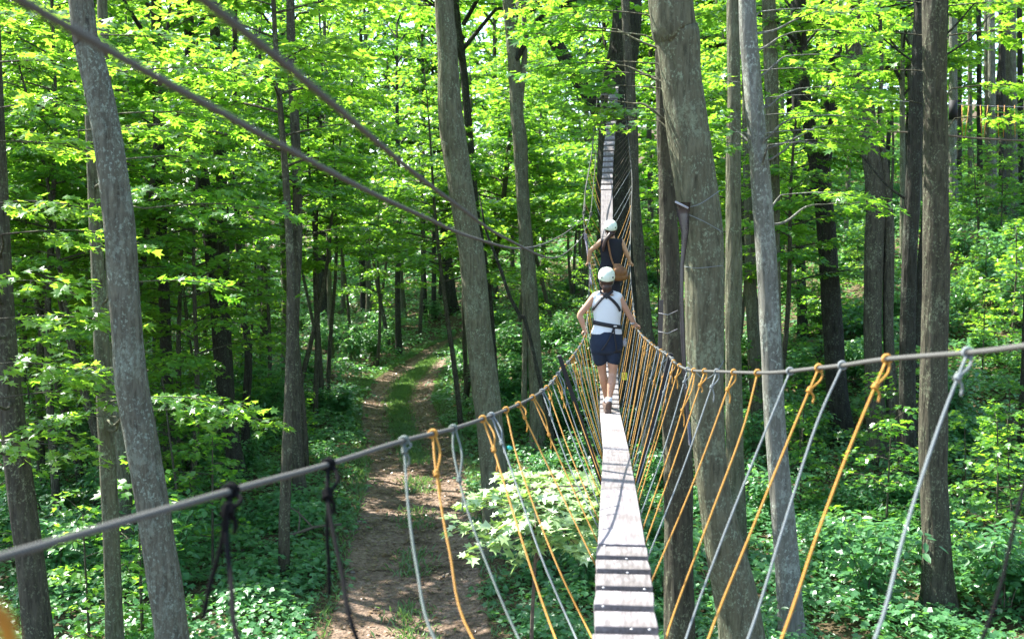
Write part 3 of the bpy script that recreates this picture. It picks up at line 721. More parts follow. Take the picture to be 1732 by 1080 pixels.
# understory trees
def put_small(px, Y, v, s, label, group, dz=0, name='understory_maple'):
    x = (px - 866) / F * Y; t, c, Ht, cb, R = ST[v]
    return rot_copy(name, label, group, (x, Y, gz(x, Y)), rr.uniform(0, 6.28), s, [('trunk', t, None), ('crown', c, None)])
nu = 0
def scatter(n, pxr, Yr, vs, tries=40):
    global nu
    for i in range(n):
        for _ in range(tries):
            px = rr.uniform(*pxr); Y = math.sqrt(rr.uniform(Yr[0] ** 2, Yr[1] ** 2)); v = rr.choice(vs); s = rr.uniform(.8, 1.2)
            x = (px - 866) / F * Y; t, c, Ht, cb, R = ST[v]; g = gz(x, Y)
            if path_dist(x, Y) < 1.5: continue
            if blocked(x, Y, g + cb * s, g + Ht * s, R * s * .8): continue
            if deckline_block((x, Y, g + (cb + Ht) / 2 * s), R * s): continue
            big = Ht > 5
            nm = 'understory_maple' if big else 'maple_sapling'
            lb = ('layered green maple under the tall trees ' if big else 'low leafy maple sapling ') + region(px)
            put_small(px, Y, v, s, lb, ('understory maples ' if big else 'maple saplings ') + region(px), name=nm); nu += 1
            break
scatter(12, (-60, 520), (17, 30), (2, 6))
scatter(16, (-60, 560), (30, 48), (6, 2, 6))
scatter(12, (-60, 580), (22, 42), (0, 3, 1))
scatter(12, (-60, 560), (18, 36), (4, 3, 4))
scatter(8, (520, 1000), (34, 48), (6, 2))
scatter(12, (520, 1110), (48, 64), (0, 6, 2))
scatter(8, (1110, 1345), (26, 45), (0, 2))
scatter(5, (1380, 1620), (52, 62), (2, 6))
scatter(30, (1345, 1760), (17, 50), (5, 5, 4, 5))
scatter(3, (1600, 1760), (36, 46), (3, 3))
scatter(5, (1110, 1330), (26, 50), (3, 4))
scatter(10, (640, 1110), (28, 60), (4, 5))
scatter(10, (-50, 560), (15, 30), (4, 5))
print('understory', nu)

# young maple whose flat sunlit crown reaches up beside the boards
def sunlit_sapling():
    rg = np.random.default_rng(77); LV = Leaves(); tw = MB(); base = P(905, 900, 10.2); base.z = gz(base.x, base.y)
    root = empty('maple_sapling', base); tag(root, 'young maple with a bright sunlit flat crown just left of the long boards', 'sapling')
    ax = [Vector((0, 0, -.3)), Vector((.05, 0, 1)), Vector((-.03, .05, 2)), Vector((.0, 0, 3.0)), Vector((.05, 0, 3.75))]
    tw.tube([Vector(q) for q in cr([tuple(a) for a in ax], 5)], list(np.linspace(.03, .01, 21)), 8)
    for (px, py, Y, L, hd) in [(905, 822, 10.2, 1.0, 180), (960, 830, 10.3, .8, 10), (850, 858, 10.0, .9, 175), (900, 850, 9.8, .8, -100), (935, 815, 10.7, .9, 80), (975, 862, 10.0, .6, 0), (890, 905, 9.9, .8, 200), (940, 885, 10.0, .7, -40), (870, 880, 10.4, .8, 160), (965, 800, 10.9, .7, 60), (930, 840, 10.1, .9, 30), (880, 835, 10.3, .8, 140), (985, 840, 10.3, .7, -20), (920, 870, 9.9, .8, -150), (950, 812, 10.6, .8, -60), (895, 812, 10.6, .7, 120), (1000, 880, 10.2, .6, 10), (955, 900, 9.9, .7, -90)]:
        tgt = np.array(P(px, py, Y) - base); a = math.radians(hd); st = tgt - np.array([math.cos(a), math.sin(a), 0]) * L * .5
        o = Vector((0, 0, st[2] - .35)); tw.tube([o, (o + Vector(st)) / 2 + Vector((0, 0, .05)), Vector(st)], [.012, .01, .008], 4, cap=False)
        spray(LV, tw, st, a, L, .13, rg, rise=.05, spacing=.062, droop0=.1, r0=.008)
    tw.build('trunk', M['twig'], root); link('crown', LV.mesh('crown', 'maple', M['leaf_sunglare']), root)
sunlit_sapling()

# shrubs
ns_ = 0
for i in range(900):
    if ns_ >= 150: break
    Y = math.sqrt(rr.uniform(13.5 ** 2, 40 ** 2)); px = rr.uniform(-60, 1790); x = (px - 866) / F * Y
    if path_dist(x, Y) < 2.1: continue
    v = rr.randrange(3); a, b = SH[v]; s = rr.uniform(.7, 1.25)
    rot_copy('shrub', 'leafy green shrub in the undergrowth ' + region(px), 'shrubs ' + region(px), (x, Y, gz(x, Y)), rr.uniform(0, 6.28), s, [('stems', a, None), ('foliage', b, None)], cat='shrub')
    ns_ += 1

for i in range(400):      # bushier growth round the bend of the track
    if i >= 130: break
    Y = rr.uniform(34, 68); px = rr.uniform(380, 1110) if i % 3 else rr.uniform(1340, 1760); x = (px - 866) / F * Y
    if path_dist(x, Y) < 2.0: continue
    a, b = SH[rr.randrange(3)]; s = rr.uniform(1.0, 1.7)
    rot_copy('shrub', 'x', 'x', (x, Y, gz(x, Y)), rr.uniform(0, 6.28), s, [('stems', a, None), ('foliage', b, None)], cat='shrub')

# ground cover: leaves on short stems, denser away from the track
def ground_cover():
    rg = np.random.default_rng(3)
    def band(n, y0, y1, per, lsize, hmax, kind, spread):
        Y = np.sqrt(rg.uniform(y0 ** 2, y1 ** 2, n)); px = rg.uniform(-120, 1850, n); x = (px - 866) / F * Y
        d = path_dist(x, Y)
        keepp = d > 1.55 + .5 * np.sin(x * 3 + Y * 1.7) * .5 + rg.normal(0, .15, n)
        clump = .5 + .5 * np.sin(x * 1.7 + np.cos(Y * 1.1) * 2) * np.sin(Y * 1.3 + x * .4)
        keepp &= rg.random(n) < .35 + .65 * clump
        x = x[keepp]; Y = Y[keepp]; cl = clump[keepp]; m = len(x); dd = d[keepp]
        g = ground(x, Y); h = hmax * (.25 + .75 * cl) * rg.uniform(.35, 1, m) * np.clip((dd - 1.0) / 1.2, .25, 1)
        p = np.repeat(np.stack([x, Y, g + h], 1), per, 0); N = len(p)
        a = rg.uniform(0, 6.28, m).repeat(per) + np.tile(np.arange(per) * 6.28 / per, m) + rg.normal(0, .3, N)
        r = spread * rg.uniform(.1, 1, N)
        p = p + np.stack([np.cos(a) * r, np.sin(a) * r, rg.normal(0, .05, N) - r * .25], 1)
        s = lsize * rg.uniform(.6, 1.25, N)
        V, Fa = leaves_geo(p, a, .22 + rg.normal(0, .25, N), rg.normal(0, .25, N), s, kind)
        c = np.clip(rg.uniform(0, .7, N) + .3 * np.repeat(cl, per), 0, 1)
        return V, Fa, np.repeat(c, len(TM[kind][1]))
    Vs = []; Fs = []; Cs = []; off = 0
    for b in (band(11000, 12, 24, 7, .13, .6, 'mid', .2), band(9000, 12, 30, 5, .08, .35, 'oval', .13), band(26000, 22, 42, 5, .14, .6, 'low', .2), band(26000, 40, 78, 5, .2, .8, 'low', .3), band(16000, 74, 116, 5, .4, 1.3, 'low', .6)):
        Vs.append(b[0]); Fs.append(b[1] + off); Cs.append(b[2]); off += len(b[0])
    me = mesh_np('undergrowth', np.concatenate(Vs), [np.concatenate(Fs)], M['leaf_under'], {'rnd': ('FACE', np.concatenate(Cs))})
    tag(link('undergrowth', me), 'low leafy plants covering the forest floor on both sides of the track', 'undergrowth', kind='stuff')
    # grass on the track
    n = 42000; Y = np.sqrt(rg.uniform(13 ** 2, 62 ** 2, n)); off_ = rg.normal(0, 1, n)
    cx = np.interp(Y, PATH[:, 1], PATH[:, 0])
    midm = rg.random(n) < .5
    x = cx + np.where(midm, rg.normal(0, .22, n), np.sign(off_) * (1.25 + np.where(Y > 30, .1, 0) + np.abs(rg.normal(0, .45, n))))
    kk = (Y > 30) | (~midm) | ((np.sin(Y * 1.9) > -.1) & (rg.random(n) < .5)); x = x[kk]; Y = Y[kk]; n = len(x)
    p = np.stack([x, Y, ground(x, Y) - .05], 1)
    V, Fa = leaves_geo(p, rg.uniform(0, 6.28, n), -rg.uniform(.5, 1.2, n), rg.normal(0, .4, n), rg.uniform(.08, .22, n), 'low')
    V = V.reshape(n, 4, 3); c = (V[:, 1] + V[:, 3]) / 2; V[:, 1] = c + (V[:, 1] - c) * .25; V[:, 3] = c + (V[:, 3] - c) * .25
    me = mesh_np('grass', V.reshape(-1, 3), [Fa], M['grass'], {'rnd': ('FACE', np.repeat(rg.random(n), 2))})
    tag(link('grass', me), 'short grass between and beside the ruts of the dirt track', 'grass', kind='stuff')
ground_cover()
def litter():
    rg = np.random.default_rng(8); n = 8000; Y = np.sqrt(rg.uniform(12 ** 2, 50 ** 2, n)); x = np.interp(Y, PATH[:, 1], PATH[:, 0]) + rg.normal(0, 1.5, n)
    p = np.stack([x, Y, ground(x, Y) - .02], 1)
    V, Fa = leaves_geo(p, rg.uniform(0, 6.28, n), rg.normal(0, .25, n), rg.normal(0, .3, n), rg.uniform(.04, .11, n), 'mid')
    me = mesh_np('leaf_litter', V, [Fa], M['dead_leaf'], {'rnd': ('FACE', np.repeat(rg.random(n), len(TM['mid'][1])))})
    tag(link('leaf_litter', me), 'brown fallen leaves scattered over the dirt track', 'leaf litter', kind='stuff')
litter()
for i in range(26):      # loose stones along the track
    Y = rr.uniform(15, 34); x = float(np.interp(Y, PATH[:, 1], PATH[:, 0])) + rr.choice([-1, 1]) * rr.uniform(.5, 1.5); sc = rr.uniform(.03, .075)
    mb = MB(); mb.ball((0, 0, 0), (sc, sc * .8, sc * .5), seg=10, rings=6); mb.v[0] = np.array([v * (1 + .3 * mnoise.noise(Vector(v) * 14 + Vector((i * 3., 0, 0)))) for v in mb.v[0]])
    o = mb.build('track_stone', M['pebble']); o.location = (x, Y, gz(x, Y) - .02); o.rotation_euler = (0, 0, rr.uniform(0, 6))
    tag(o, 'small loose stone lying on the near stretch of the dirt track', 'stone', 'loose stones on the near dirt track')

def log(px, py, L, r, rz, label, mat, grp=None):
    Y = solveY(px, py); p = P(px, py, Y); g = np.random.default_rng(int(px)); a = rz
    pts = []
    for t in np.linspace(-.5, .5, 9):
        x = p.x + math.cos(a) * t * L; y = p.y + math.sin(a) * t * L; pts.append((x - p.x, y - p.y, gz(x, y) + r * .9 + (t + .5) * .25 * (L > 1.5) - p.z + g.normal(0, .02)))
    mb = MB(); mb.tube([Vector(q) for q in pts], [r * (1 - .5 * i / 8) for i in range(9)], 8, wob=.15)
    if L > 1.5:
        for i in (3, 5, 6):
            o = Vector(pts[i]); e = o + Vector((g.normal(0, .4), g.normal(0, .4), .35)); mb.tube([o, (o + e) / 2 + Vector((.03, 0, .05)), e], [r * .4, r * .3, .005], 5)
    o = mb.build('fallen_branch', mat); o.location = p; tag(o, label, 'branch')
log(1384, 588, .8, .16, .3, 'short pale broken log lying beside the base of the forked black tree', M['wood_log'])
log(1340, 800, 3.2, .05, .9, 'bare fallen branch in the undergrowth right of the pale smooth trunk', M['twig'])
log(1480, 850, 2.6, .04, 2.4, 'thin dead branch lying below the crooked dark trunk', M['twig'])
log(1660, 760, 3.0, .06, .2, 'fallen branch on the slope right of the lone thick brown trunk', M['twig'])
log(480, 930, 2.4, .05, .5, 'fallen branch in the shade left of the near track', M['twig'])
log(110, 905, 2.6, .06, 2.7, 'dead branch on the floor between the left edge trunk and the leaning tree', M['twig'])
log(560, 640, 3.4, .08, 2.0, 'fallen branch left of the far ruts of the track', M['twig'])

def far_woods():
    rg = np.random.default_rng(9); n = 34000
    th = rg.uniform(-.62, .62, n); R = rg.uniform(88, 125, n); x = np.sin(th) * R; y = np.cos(th) * R
    lump = np.sin(th * 37) * np.cos(R * .3) + np.sin(th * 91 + R * .1)
    z = ground(x, y) + rg.uniform(0, 1, n) ** .8 * (26 + 3 * lump)
    N = n; s = rg.uniform(.5, 1.3, N)
    V, Fa = leaves_geo(np.stack([x, y, z], 1), rg.uniform(0, 6.28, N), rg.normal(.2, .5, N), rg.normal(0, .5, N), s, 'low')
    me = mesh_np('distant_woods', V, [Fa], M['leaf'], {'rnd': ('FACE', np.repeat(rg.random(N), 2))})
    tag(link('distant_woods', me), 'far-off wall of green forest closing every gap between the trunks', 'woods', kind='stuff')
far_woods()

# mossy stones at the lower left
for i, (px, py, s) in enumerate([(112, 1000, .30), (152, 1012, .2)]):
    Y = solveY(px, py); p = P(px, py, Y); mb = MB(); mb.ball((0, 0, 0), (s, s * .8, s * .6), seg=20, rings=12)
    V = mb.v[0]; mb.v[0] = np.array([v * (1 + .25 * mnoise.noise(Vector(v) * 5 + Vector((i * 9, 0, 0)))) for v in V])
    o = mb.build('mossy_stone', M['stone'], origin=None); o.location = p + Vector((0, 0, .05))
    tag(o, ['larger mossy stone in the undergrowth at the lower left', 'smaller stone beside the mossy one at the lower left'][i], 'stone')

# ------------------------------------------------------------------ rope bridge
DECK = [(0, .1, 4.58), (2, .26, 4.58), (3, .345, 4.57), (4.38, .462, 4.52), (5.66, .576, 4.44), (7.7, .758, 4.26), (10.6, 1.016, 3.98), (13.8, 1.24, 3.87), (16, 1.43, 4.15), (18, 1.62, 4.62), (20, 1.77, 5.30), (22, 1.9, 6.08), (24, 2.055, 6.85), (26, 2.26, 7.85), (28, 2.50, 8.93), (30, 2.75, 10.1)]
dk = np.array(cr([(a, b, c) for a, b, c in DECK], 10))
def deck(Y): return Vector((np.interp(Y, dk[:, 0], dk[:, 1]), Y, np.interp(Y, dk[:, 0], dk[:, 2])))
def dframe(Y):
    t = (deck(Y + .1) - deck(Y - .1)).normalized(); s = t.cross(Vector((0, 0, 1))).normalized(); n = s.cross(t); return t, s, n
bridge = empty('rope_bridge', (deck(13.5))); B0 = deck(13.5)
tag(bridge, 'long sagging rope bridge of weathered boards hung from handrail cables by orange and grey ropes', 'rope bridge')
def bl(p): return Vector(p) - B0
PT = .048
def plank(Y0, Y1, w, name, mat, lab=None, skew=0, tilt=0):
    Ym = (Y0 + Y1) / 2; t = (deck(Y1) - deck(Y0)); L = t.length; t.normalize(); s = t.cross(Vector((0, 0, 1))).normalized(); n = s.cross(t)
    c = (deck(Y0) + deck(Y1)) / 2 + n * (PT / 2); R = Matrix((s, t, n)).transposed() @ Matrix.Rotation(skew, 3, 'Z') @ Matrix.Rotation(tilt, 3, 'X')
    mb = MB(); hw, hl, hh = w / 2, L / 2, PT / 2; b = .004
    # bevelled board: eight-sided cross-section profile along its length
    prof = [(-hw, -hh + b), (-hw + b, -hh), (hw - b, -hh), (hw, -hh + b), (hw, hh - b), (hw - b, hh), (-hw + b, hh), (-hw, hh - b)]
    V = []; q = []
    for yy, k in ((-hl, .985), (-hl + b, 1), (hl - b, 1), (hl, .985)):
        V += [tuple(Vector((x * k, yy, z * (k if k == 1 else .85)))) for x, z in prof]
    for i in range(3):
        for k in range(8):
            k2 = (k + 1) % 8; q.append((i * 8 + k, i * 8 + k2, (i + 1) * 8 + k2, (i + 1) * 8 + k))
    t3 = [(0, k + 1, k) for k in range(1, 7)] + [(24, 24 + k, 25 + k) for k in range(1, 7)]
    t3 = [(a, c_, b_) for a, b_, c_ in t3]
    mb.add(V, q, t3)
    o = mb.build(name, mat, bridge, smooth=False); o.matrix_local = Matrix.Translation(c - B0) @ R.to_4x4()
    if lab: o['label'] = lab
    return o
rp = random.Random(3)
Yc = 2.1
while Yc < 5.6:
    plank(Yc, Yc + .215, .255 + rp.uniform(-.008, .008), 'plank', M['wood'], skew=rp.uniform(-.04, .04), tilt=-.03 + rp.uniform(-.03, .03)); Yc += .3
for a, b in ((5.68, 7.68), (7.7, 10.58), (10.6, 13.6)):
    o = plank(a, b, .25, 'long_board', M['wood_long'], 'long pale weathered board laid lengthwise')
    for Yk in np.arange(a + .06, b, .28) if False else ():
        pass
Yc = 13.63
while Yc < 21.9: plank(Yc, Yc + .20, .25, 'plank', M['wood'], skew=rp.uniform(-.03, .03)); Yc += .27
plank(21.95, 24.5, .25, 'long_board', M['wood_long'], 'long pale weathered board laid lengthwise')
Yc = 24.55
while Yc < 29.9: plank(Yc, Yc + .20, .25 + rp.uniform(-.01, .01), 'plank', M['wood'], skew=rp.uniform(-.05, .05)); Yc += .28
# nails on the nearest planks
for i, Yc in enumerate(np.arange(2.1, 5.6, .287)):
    for sx in (-.09, .02, .09):
        t, s, n = dframe(Yc + .12); mb = MB(); mb.ball(bl(deck(Yc + .04 + rp.uniform(0, .02)) + s * sx + n * (PT + .006)), (.006, .006, .003), seg=8, rings=5)
        if Yc > 3.8 and rp.random() < .45: mb.build('nail', M['metal'], bridge)
for sx in (-.10, .10):
    mb = MB(); pts = []
    for Yk in np.arange(.6, 30.2, .5):
        t, s, n = dframe(Yk); pts.append(bl(deck(Yk) + s * sx - n * .016))
    mb.tube(pts, .009, 8); mb.build('deck_cable', M['cable'], bridge)

RAILL = [(-160, 985, 1.35), (0, 942, 1.7), (390, 830, 2.4), (555, 785, 2.95), (683, 745, 3.5), (775, 722, 4.3), (850, 695, 5.5), (900, 672, 6.4), (930, 650, 7.5), (949, 625, 8.9), (972, 598, 11), (990, 563, 13.6), (996, 500, 16), (996, 442, 18.0), (987, 368, 21.5), (991, 318, 23), (1001, 262, 25), (1006, 212, 28), (1010, 165, 30)]
RAILR = [(1860, 571, 2.35), (1732, 585, 2.7), (1650, 595, 3.0), (1500, 607, 3.5), (1430, 617, 3.85), (1385, 622, 4.2), (1300, 630, 4.8), (1215, 628, 6.0), (1165, 625, 7.2), (1140, 612, 8.2), (1132, 602, 8.9), (1100, 580, 11), (1077, 553, 13.6), (1070, 505, 16), (1066, 447, 18.0), (1067, 366, 21), (1069, 307, 23.5), (1065, 255, 25.5), (1060, 210, 28), (1056, 160, 30)]
def rail3(R): return [Vector(q) for q in cr([tuple(P(*r)) for r in R], 10)]
RL = rail3(RAILL); RR = rail3(RAILR)
def railY(R, Y):
    ys_ = [p.y for p in R]; return Vector([np.interp(Y, ys_, [p[i] for p in R]) for i in range(3)])
for R, ext in ((RL, Vector((-1.05, .75, 5.62))), (RR, Vector((1.35, 1.3, 6.02)))):
    mb = MB(); mb.tube([bl(ext)] + [bl(p) for p in R], .0078, 10); mb.build('handrail_cable', M['cable'], bridge)
# black spreader bars
for (a, b) in (((947, 604), (1017, 815)), ((1134, 600), (1079, 812))):
    mb = MB(); A = P(*a, 8.9); Bm = P(*b, 8.9); mb.box(bl((A + Bm) / 2), (.06, .035, (A - Bm).length + .03), (A - Bm).to_track_quat('Z', 'Y').to_matrix())
    mb.build('spreader_bar', M['blackmetal'], bridge, smooth=False)
mb = MB(); mb.tube([bl(P(1017, 812, 8.9)), bl(P(1079, 810, 8.9))], .014, 8); mb.build('spreader_bar', M['blackmetal'], bridge)

M['rope_green'] = rope_mat('green_grey_rope', (.15, .19, .16), (.07, .09, .08))
ropeM = {'n': M['rope_green'], 'o': M['rope_orange'], 'g': M['rope_grey'], 'w': M['rope_white'], 'k': M['rope_black']}
ropeL = {'n': 'dull green-grey hanger rope', 'o': 'orange hanger rope', 'g': 'grey hanger rope', 'w': 'pale hanger rope', 'k': 'black hanger rope'}
def hanger(pts, col, r=.0045, knot=True, knot2=None, tail=None, dbl=False, loop=0):
    pts = [Vector(p) for p in pts]; mb = MB()
    s = [Vector(q) for q in cr([tuple(bl(p)) for p in pts], 6)]
    mb.tube(s, r, 7)
    L = sum((s[i + 1] - s[i]).length for i in range(len(s) - 1))
    o = mb.build('hanger_rope', ropeM[col], bridge); o['label'] = ropeL[col]
    if knot:
        kb = MB(); c = s[0]; d = Vector((.22, 1, 0)).normalized()
        for j in range(2):
            ring = [c + d * (.012 * (j - .5)) + Vector((math.cos(a) * .0135, 0, math.sin(a) * .0135)) for a in np.linspace(0, 2 * math.pi, 11)]
            kb.tube(ring, r * 1.05, 6)
        if knot2:
            acc = 0; kp = s[-1]
            for i in range(len(s) - 1):
                acc += (s[i + 1] - s[i]).length
                if acc > knot2: kp = s[i + 1]; dr = (s[i + 1] - s[i]).normalized(); break
            else: dr = Vector((0, 0, -1))
            for j in (-1, 0, 1):
                e = Vector((1, 0, 0)); f = dr.cross(e).normalized(); e = f.cross(dr)
                ring = [kp + dr * (j * r * 1.7) + e * (math.cos(a) * r * 1.9) + f * (math.sin(a) * r * 1.9) for a in np.linspace(0, 6.28, 9)]
                kb.tube(ring, r * .95, 5)
            # doubled strand from rail to the lower knot and a loose tail
            off = Vector((.012 + .006 * rp.random(), 0, 0))
            kb.tube([Vector(q) for q in cr([tuple(c + off * .6), tuple((c + kp) / 2 + off * 1.6), tuple(kp)], 5)], r * .95, 6)
            tl = tail if tail else .05
            kb.tube([Vector(q) for q in cr([tuple(kp), tuple(kp + off + Vector((0, 0, -tl * .5))), tuple(kp + off * .8 + Vector((0, 0, -tl)))], 4)], r * .95, 6)
        kb.build('knot', ropeM[col], o)
    return o
def deckedge(Y, side): t, s, n = dframe(Y); return deck(Y) + s * (side * .13) + n * .0

def near_hanger(pxs, R, col, bottomY, side, r=.0041, **kw):
    # top point on the rail by pixel column, then pixel stations, then down to the deck edge
    best = min(R, key=lambda p: abs(pix(p)[0] - pxs[0][0]) if p.y < 9 else 1e9)
    Y0 = best.y; n = len(pxs); pts = [best]
    for i, (a, b) in enumerate(pxs[1:]):
        f = (b - pxs[0][1]) / max(1400 - pxs[0][1], 1); pts.append(P(a, b, Y0 + (bottomY - Y0) * f))
    a_ = pts[-1]; b_ = deckedge(bottomY, side); k_ = max(1, int((b_ - a_).length / max((pts[-1] - pts[-2]).length, .05)))
    for j in range(1, k_ + 1): pts.append(a_.lerp(b_, j / k_))
    return hanger(pts, col, r, **kw)
NR = near_hanger
NR([(1800, 576), (1732, 820), (1662, 1080)], RR, 'k', 1.75, 1, knot2=.2)
NR([(1630, 600), (1585, 730), (1530, 900), (1480, 1080)], RR, 'g', 2.1, 1, knot2=.06)
NR([(1497, 607), (1440, 750), (1380, 910), (1322, 1080)], RR, 'o', 2.55, 1, knot2=.07)
NR([(1425, 617), (1380, 720), (1325, 890), (1265, 1080)], RR, 'g', 2.9, 1)
NR([(1385, 622), (1335, 740), (1270, 900), (1198, 1080)], RR, 'o', 3.2, 1, knot2=.09)
NR([(1334, 626), (1290, 740), (1222, 910), (1160, 1080)], RR, 'g', 3.5, 1)
NR([(1285, 630), (1255, 730), (1195, 890), (1132, 1060)], RR, 'o', 3.9, 1)
k1 = NR([(383, 832), (383, 900), (391, 990), (402, 1080)], RL, 'k', 1.55, -1, r=.006, knot2=.05)
k2 = NR([(555, 786), (555, 850), (576, 960), (604, 1080)], RL, 'k', 2.0, -1, r=.006, knot2=.1)
for par, pp, yy in ((k1, [(383, 850), (374, 920), (355, 990), (344, 1045)], 2.3), (k2, [(555, 850), (553, 900), (556, 950), (557, 1005)], 2.9)):
    mb = MB(); mb.tube([Vector(q) for q in cr([tuple(bl(P(a_, b_, yy))) for a_, b_ in pp], 5)], .0055, 7); mb.build('rope_end', M['rope_black'], par)
NR([(683, 747), (690, 850), (705, 960), (735, 1080)], RL, 'n', 2.6, -1, knot2=.03)
NR([(733, 735), (738, 800), (760, 930), (800, 1080)], RL, 'o', 3.0, -1, knot2=.12, tail=.09)
NR([(766, 724), (768, 770), (790, 860), (830, 970), (878, 1080)], RL, 'n', 3.2, -1, knot2=.18, tail=.12)
NR([(815, 709), (835, 760), (885, 920), (940, 1080)], RL, 'o', 3.5, -1, knot2=.16, tail=.1)
NR([(834, 703), (860, 780), (915, 940), (975, 1080)], RL, 'g', 3.8, -1, knot2=.14)
NR([(856, 694), (880, 790), (940, 950), (1000, 1075)], RL, 'o', 4.2, -1)
rh = random.Random(12); cols = 'ogoogoogog'
i = 0
rest = MB(); nh = 15
for side, R in ((1, RR), (-1, RL)):
    Yt = 5.55 if side > 0 else 5.95; cnt = 0
    while Yt < 28.9:
        if Yt < 13: st = .40
        elif Yt < 22: st = .60
        else: st = .34
        top = railY(R, Yt); Yb = Yt - (.5 if Yt < 9 else .25) + rh.uniform(-.1, .1); bot = deckedge(max(Yb, 4.3), side)
        mid = (top + bot) / 2 + Vector((rh.uniform(-.01, .01), 0, -.015 - .02 * rh.random()))
        c = cols[i % 10] if Yt < 22 else rh.choice('ookgkk'); i += 1; cnt += 1
        if cnt > 42:
            rest.tube([bl(top), bl(mid), bl(bot)], .0055, 6); Yt += st * rh.uniform(.75, 1.25); continue
        hanger([top, mid, bot], c, .0038 if Yt < 13 else .0045, knot=(Yt < 16), knot2=rh.choice([None, .08, .15, .22]) if Yt < 12 else None, tail=rh.uniform(.04, .12))
        Yt += st * rh.uniform(.75, 1.25)

o = rest.build('hanger_rope', M['rope_brown'], bridge); o['kind'] = 'stuff'
# teal tape tied on one left hanger
mb = MB(); c = P(862, 757, 5.0); mb.ball((0, 0, 0), (.013, .004, .009), rot=Matrix.Rotation(.4, 3, 'Y')); o = mb.build('teal_tape', M['teal'], bridge); o.location = bl(c)

# platform at the far tree
pf = empty('tree_platform', P(1050, 150, 30.6)); pf.location.z = 10.0
tag(pf, 'small plank platform fixed round the far tree at the top of the bridge', 'platform')
for i in range(4):
    mb = MB(); mb.box((-.15, .15 + .24 * i, .0), (.75, .2, .045)); mb.build('plank', M['wood'], pf, smooth=False)
for sx in (-.4, .1):
    mb = MB(); mb.box((sx, .5, -.07), (.08, 1.0, .09)); mb.build('beam', M['wood_dark'], pf, smooth=False)

# ------------------------------------------------------------------ slack safety lines, the orange lanyard
def line3(pts, r, name, mat, label, cat, n=10, knots=()):
    s = [Vector(q) for q in cr([tuple(P(*p)) for p in pts], n)]; root = empty(name, s[len(s) // 2]); b0 = Vector(root.location)
    mb = MB(); mb.tube([p - b0 for p in s], r, 10); o = mb.build('rope', mat, root)
    tag(root, label, cat)
    for (a, b, Yk) in knots:
        kb = MB(); c = P(a, b, Yk) - b0
        for j in range(4): kb.ball(c + Vector((.01 * (j % 2), 0, .022 * (j - 1.5))), (.028, .028, .016), seg=10, rings=6)
        kb.build('knot', mat, root)
    return root
line3([(-40, -45, .95), (35, 0, 1.15), (300, 150, 1.7), (600, 312, 2.9), (720, 368, 3.8), (800, 402, 5.0), (880, 420, 7.5), (930, 408, 11), (968, 385, 16), (988, 362, 20.5), (990, 320, 22.9), (1000, 262, 24.9), (1005, 212, 27.9)], .0068, 'safety_line', M['cable'],
      'lower slack safety line, entering at the very top left corner', 'safety line', knots=[(987, 360, 20.5)])
line3([(290, -50, .95), (345, 0, 1.15), (520, 140, 1.7), (700, 292, 2.8), (780, 352, 3.8), (850, 400, 5.4), (930, 436, 9), (960, 425, 13), (984, 400, 17), (998, 365, 20.8), (1003, 320, 23), (1008, 262, 25), (1011, 212, 28)], .0068, 'safety_line', M['cable'],
      'slack safety line entering at the top, right of the leaning foreground tree', 'safety line', knots=[(999, 362, 20.8)])
line3([(989, 398, 18.4), (993, 420, 18.2), (997, 450, 18.0), (1000, 480, 16.8)], .016, 'lanyard', M['rope_mauve'], 'thick mauve lanyard hanging along the left handrail beside the far walker', 'lanyard', knots=[(990, 400, 18.3)])
line3([(-90, 1005, .62), (-40, 1012, .66), (0, 1040, .7), (16, 1080, .72), (20, 1140, .72)], .0062, 'orange_rope', M['rope_orange'], 'out-of-focus curve of orange rope in the bottom left corner', 'rope')

# black rubber strip tied to the big leaning trunk
rs = empty('rubber_strip', P(1160, 450, 12.1)); r0 = Vector(rs.location)
tag(rs, 'long glossy black rubber strip lashed to the massive leaning trunk with thin cord', 'rubber strip')
st = [(1154, 342, 30), (1156, 362, 22), (1159, 392, 14), (1157, 420, 10), (1154, 448, 8), (1153, 500, 8), (1155, 560, 9), (1158, 620, 8), (1164, 700, 7), (1168, 752, 7)]
mb = MB(); V = []; q = []
for a, b, w in st:
    for dx, dy in ((-.5, 0), (-.25, -.012), (.2, -.012), (.5, .03), (.2, .02), (-.25, .02)):
        p = P(a + dx * w, b, 12.15); V.append(tuple(p - r0 + Vector((0, dy, 0))))
for i in range(len(st) - 1):
    for k in range(6): k2 = (k + 1) % 6; q.append((i * 6 + k, i * 6 + k2, (i + 1) * 6 + k2, (i + 1) * 6 + k))
mb.add(V, q, [(0, k, k + 1) for k in range(1, 5)] + [(54, 54 + k + 1, 54 + k) for k in range(1, 5)]); mb.build('strip', M['rubber'], rs)
mb = MB(); mb.tube([P(1142, 341, 12.1) - r0, P(1164, 352, 12.05) - r0], .012, 8); mb.build('clamp', M['rope_white'], rs)
for pts in ([(1158, 352), (1185, 344), (1218, 322)], [(1158, 360), (1190, 374), (1222, 392)], [(1154, 450), (1180, 453), (1222, 449)], [(1163, 612), (1190, 640), (1212, 628), (1224, 610)]):
    mb = MB(); n = len(pts); L = []
    for k, (a, b) in enumerate(pts):
        e = abs((a - 1190) / 38.0); L.append(tuple(P(a, b, 12.6 - .28 * math.sqrt(max(0, 1 - min(e, 1) ** 2)) - .03)))
    mb.tube([Vector(s_) - r0 for s_ in cr(L, 8)], .004, 6); mb.build('cord', M['rope_grey'], rs)
s2 = empty('rubber_strip', P(1117, 560, 13.0)); r0 = Vector(s2.location); tag(s2, 'short dark strip tied on the left of the split weathered trunk by the bar top', 'rubber strip')
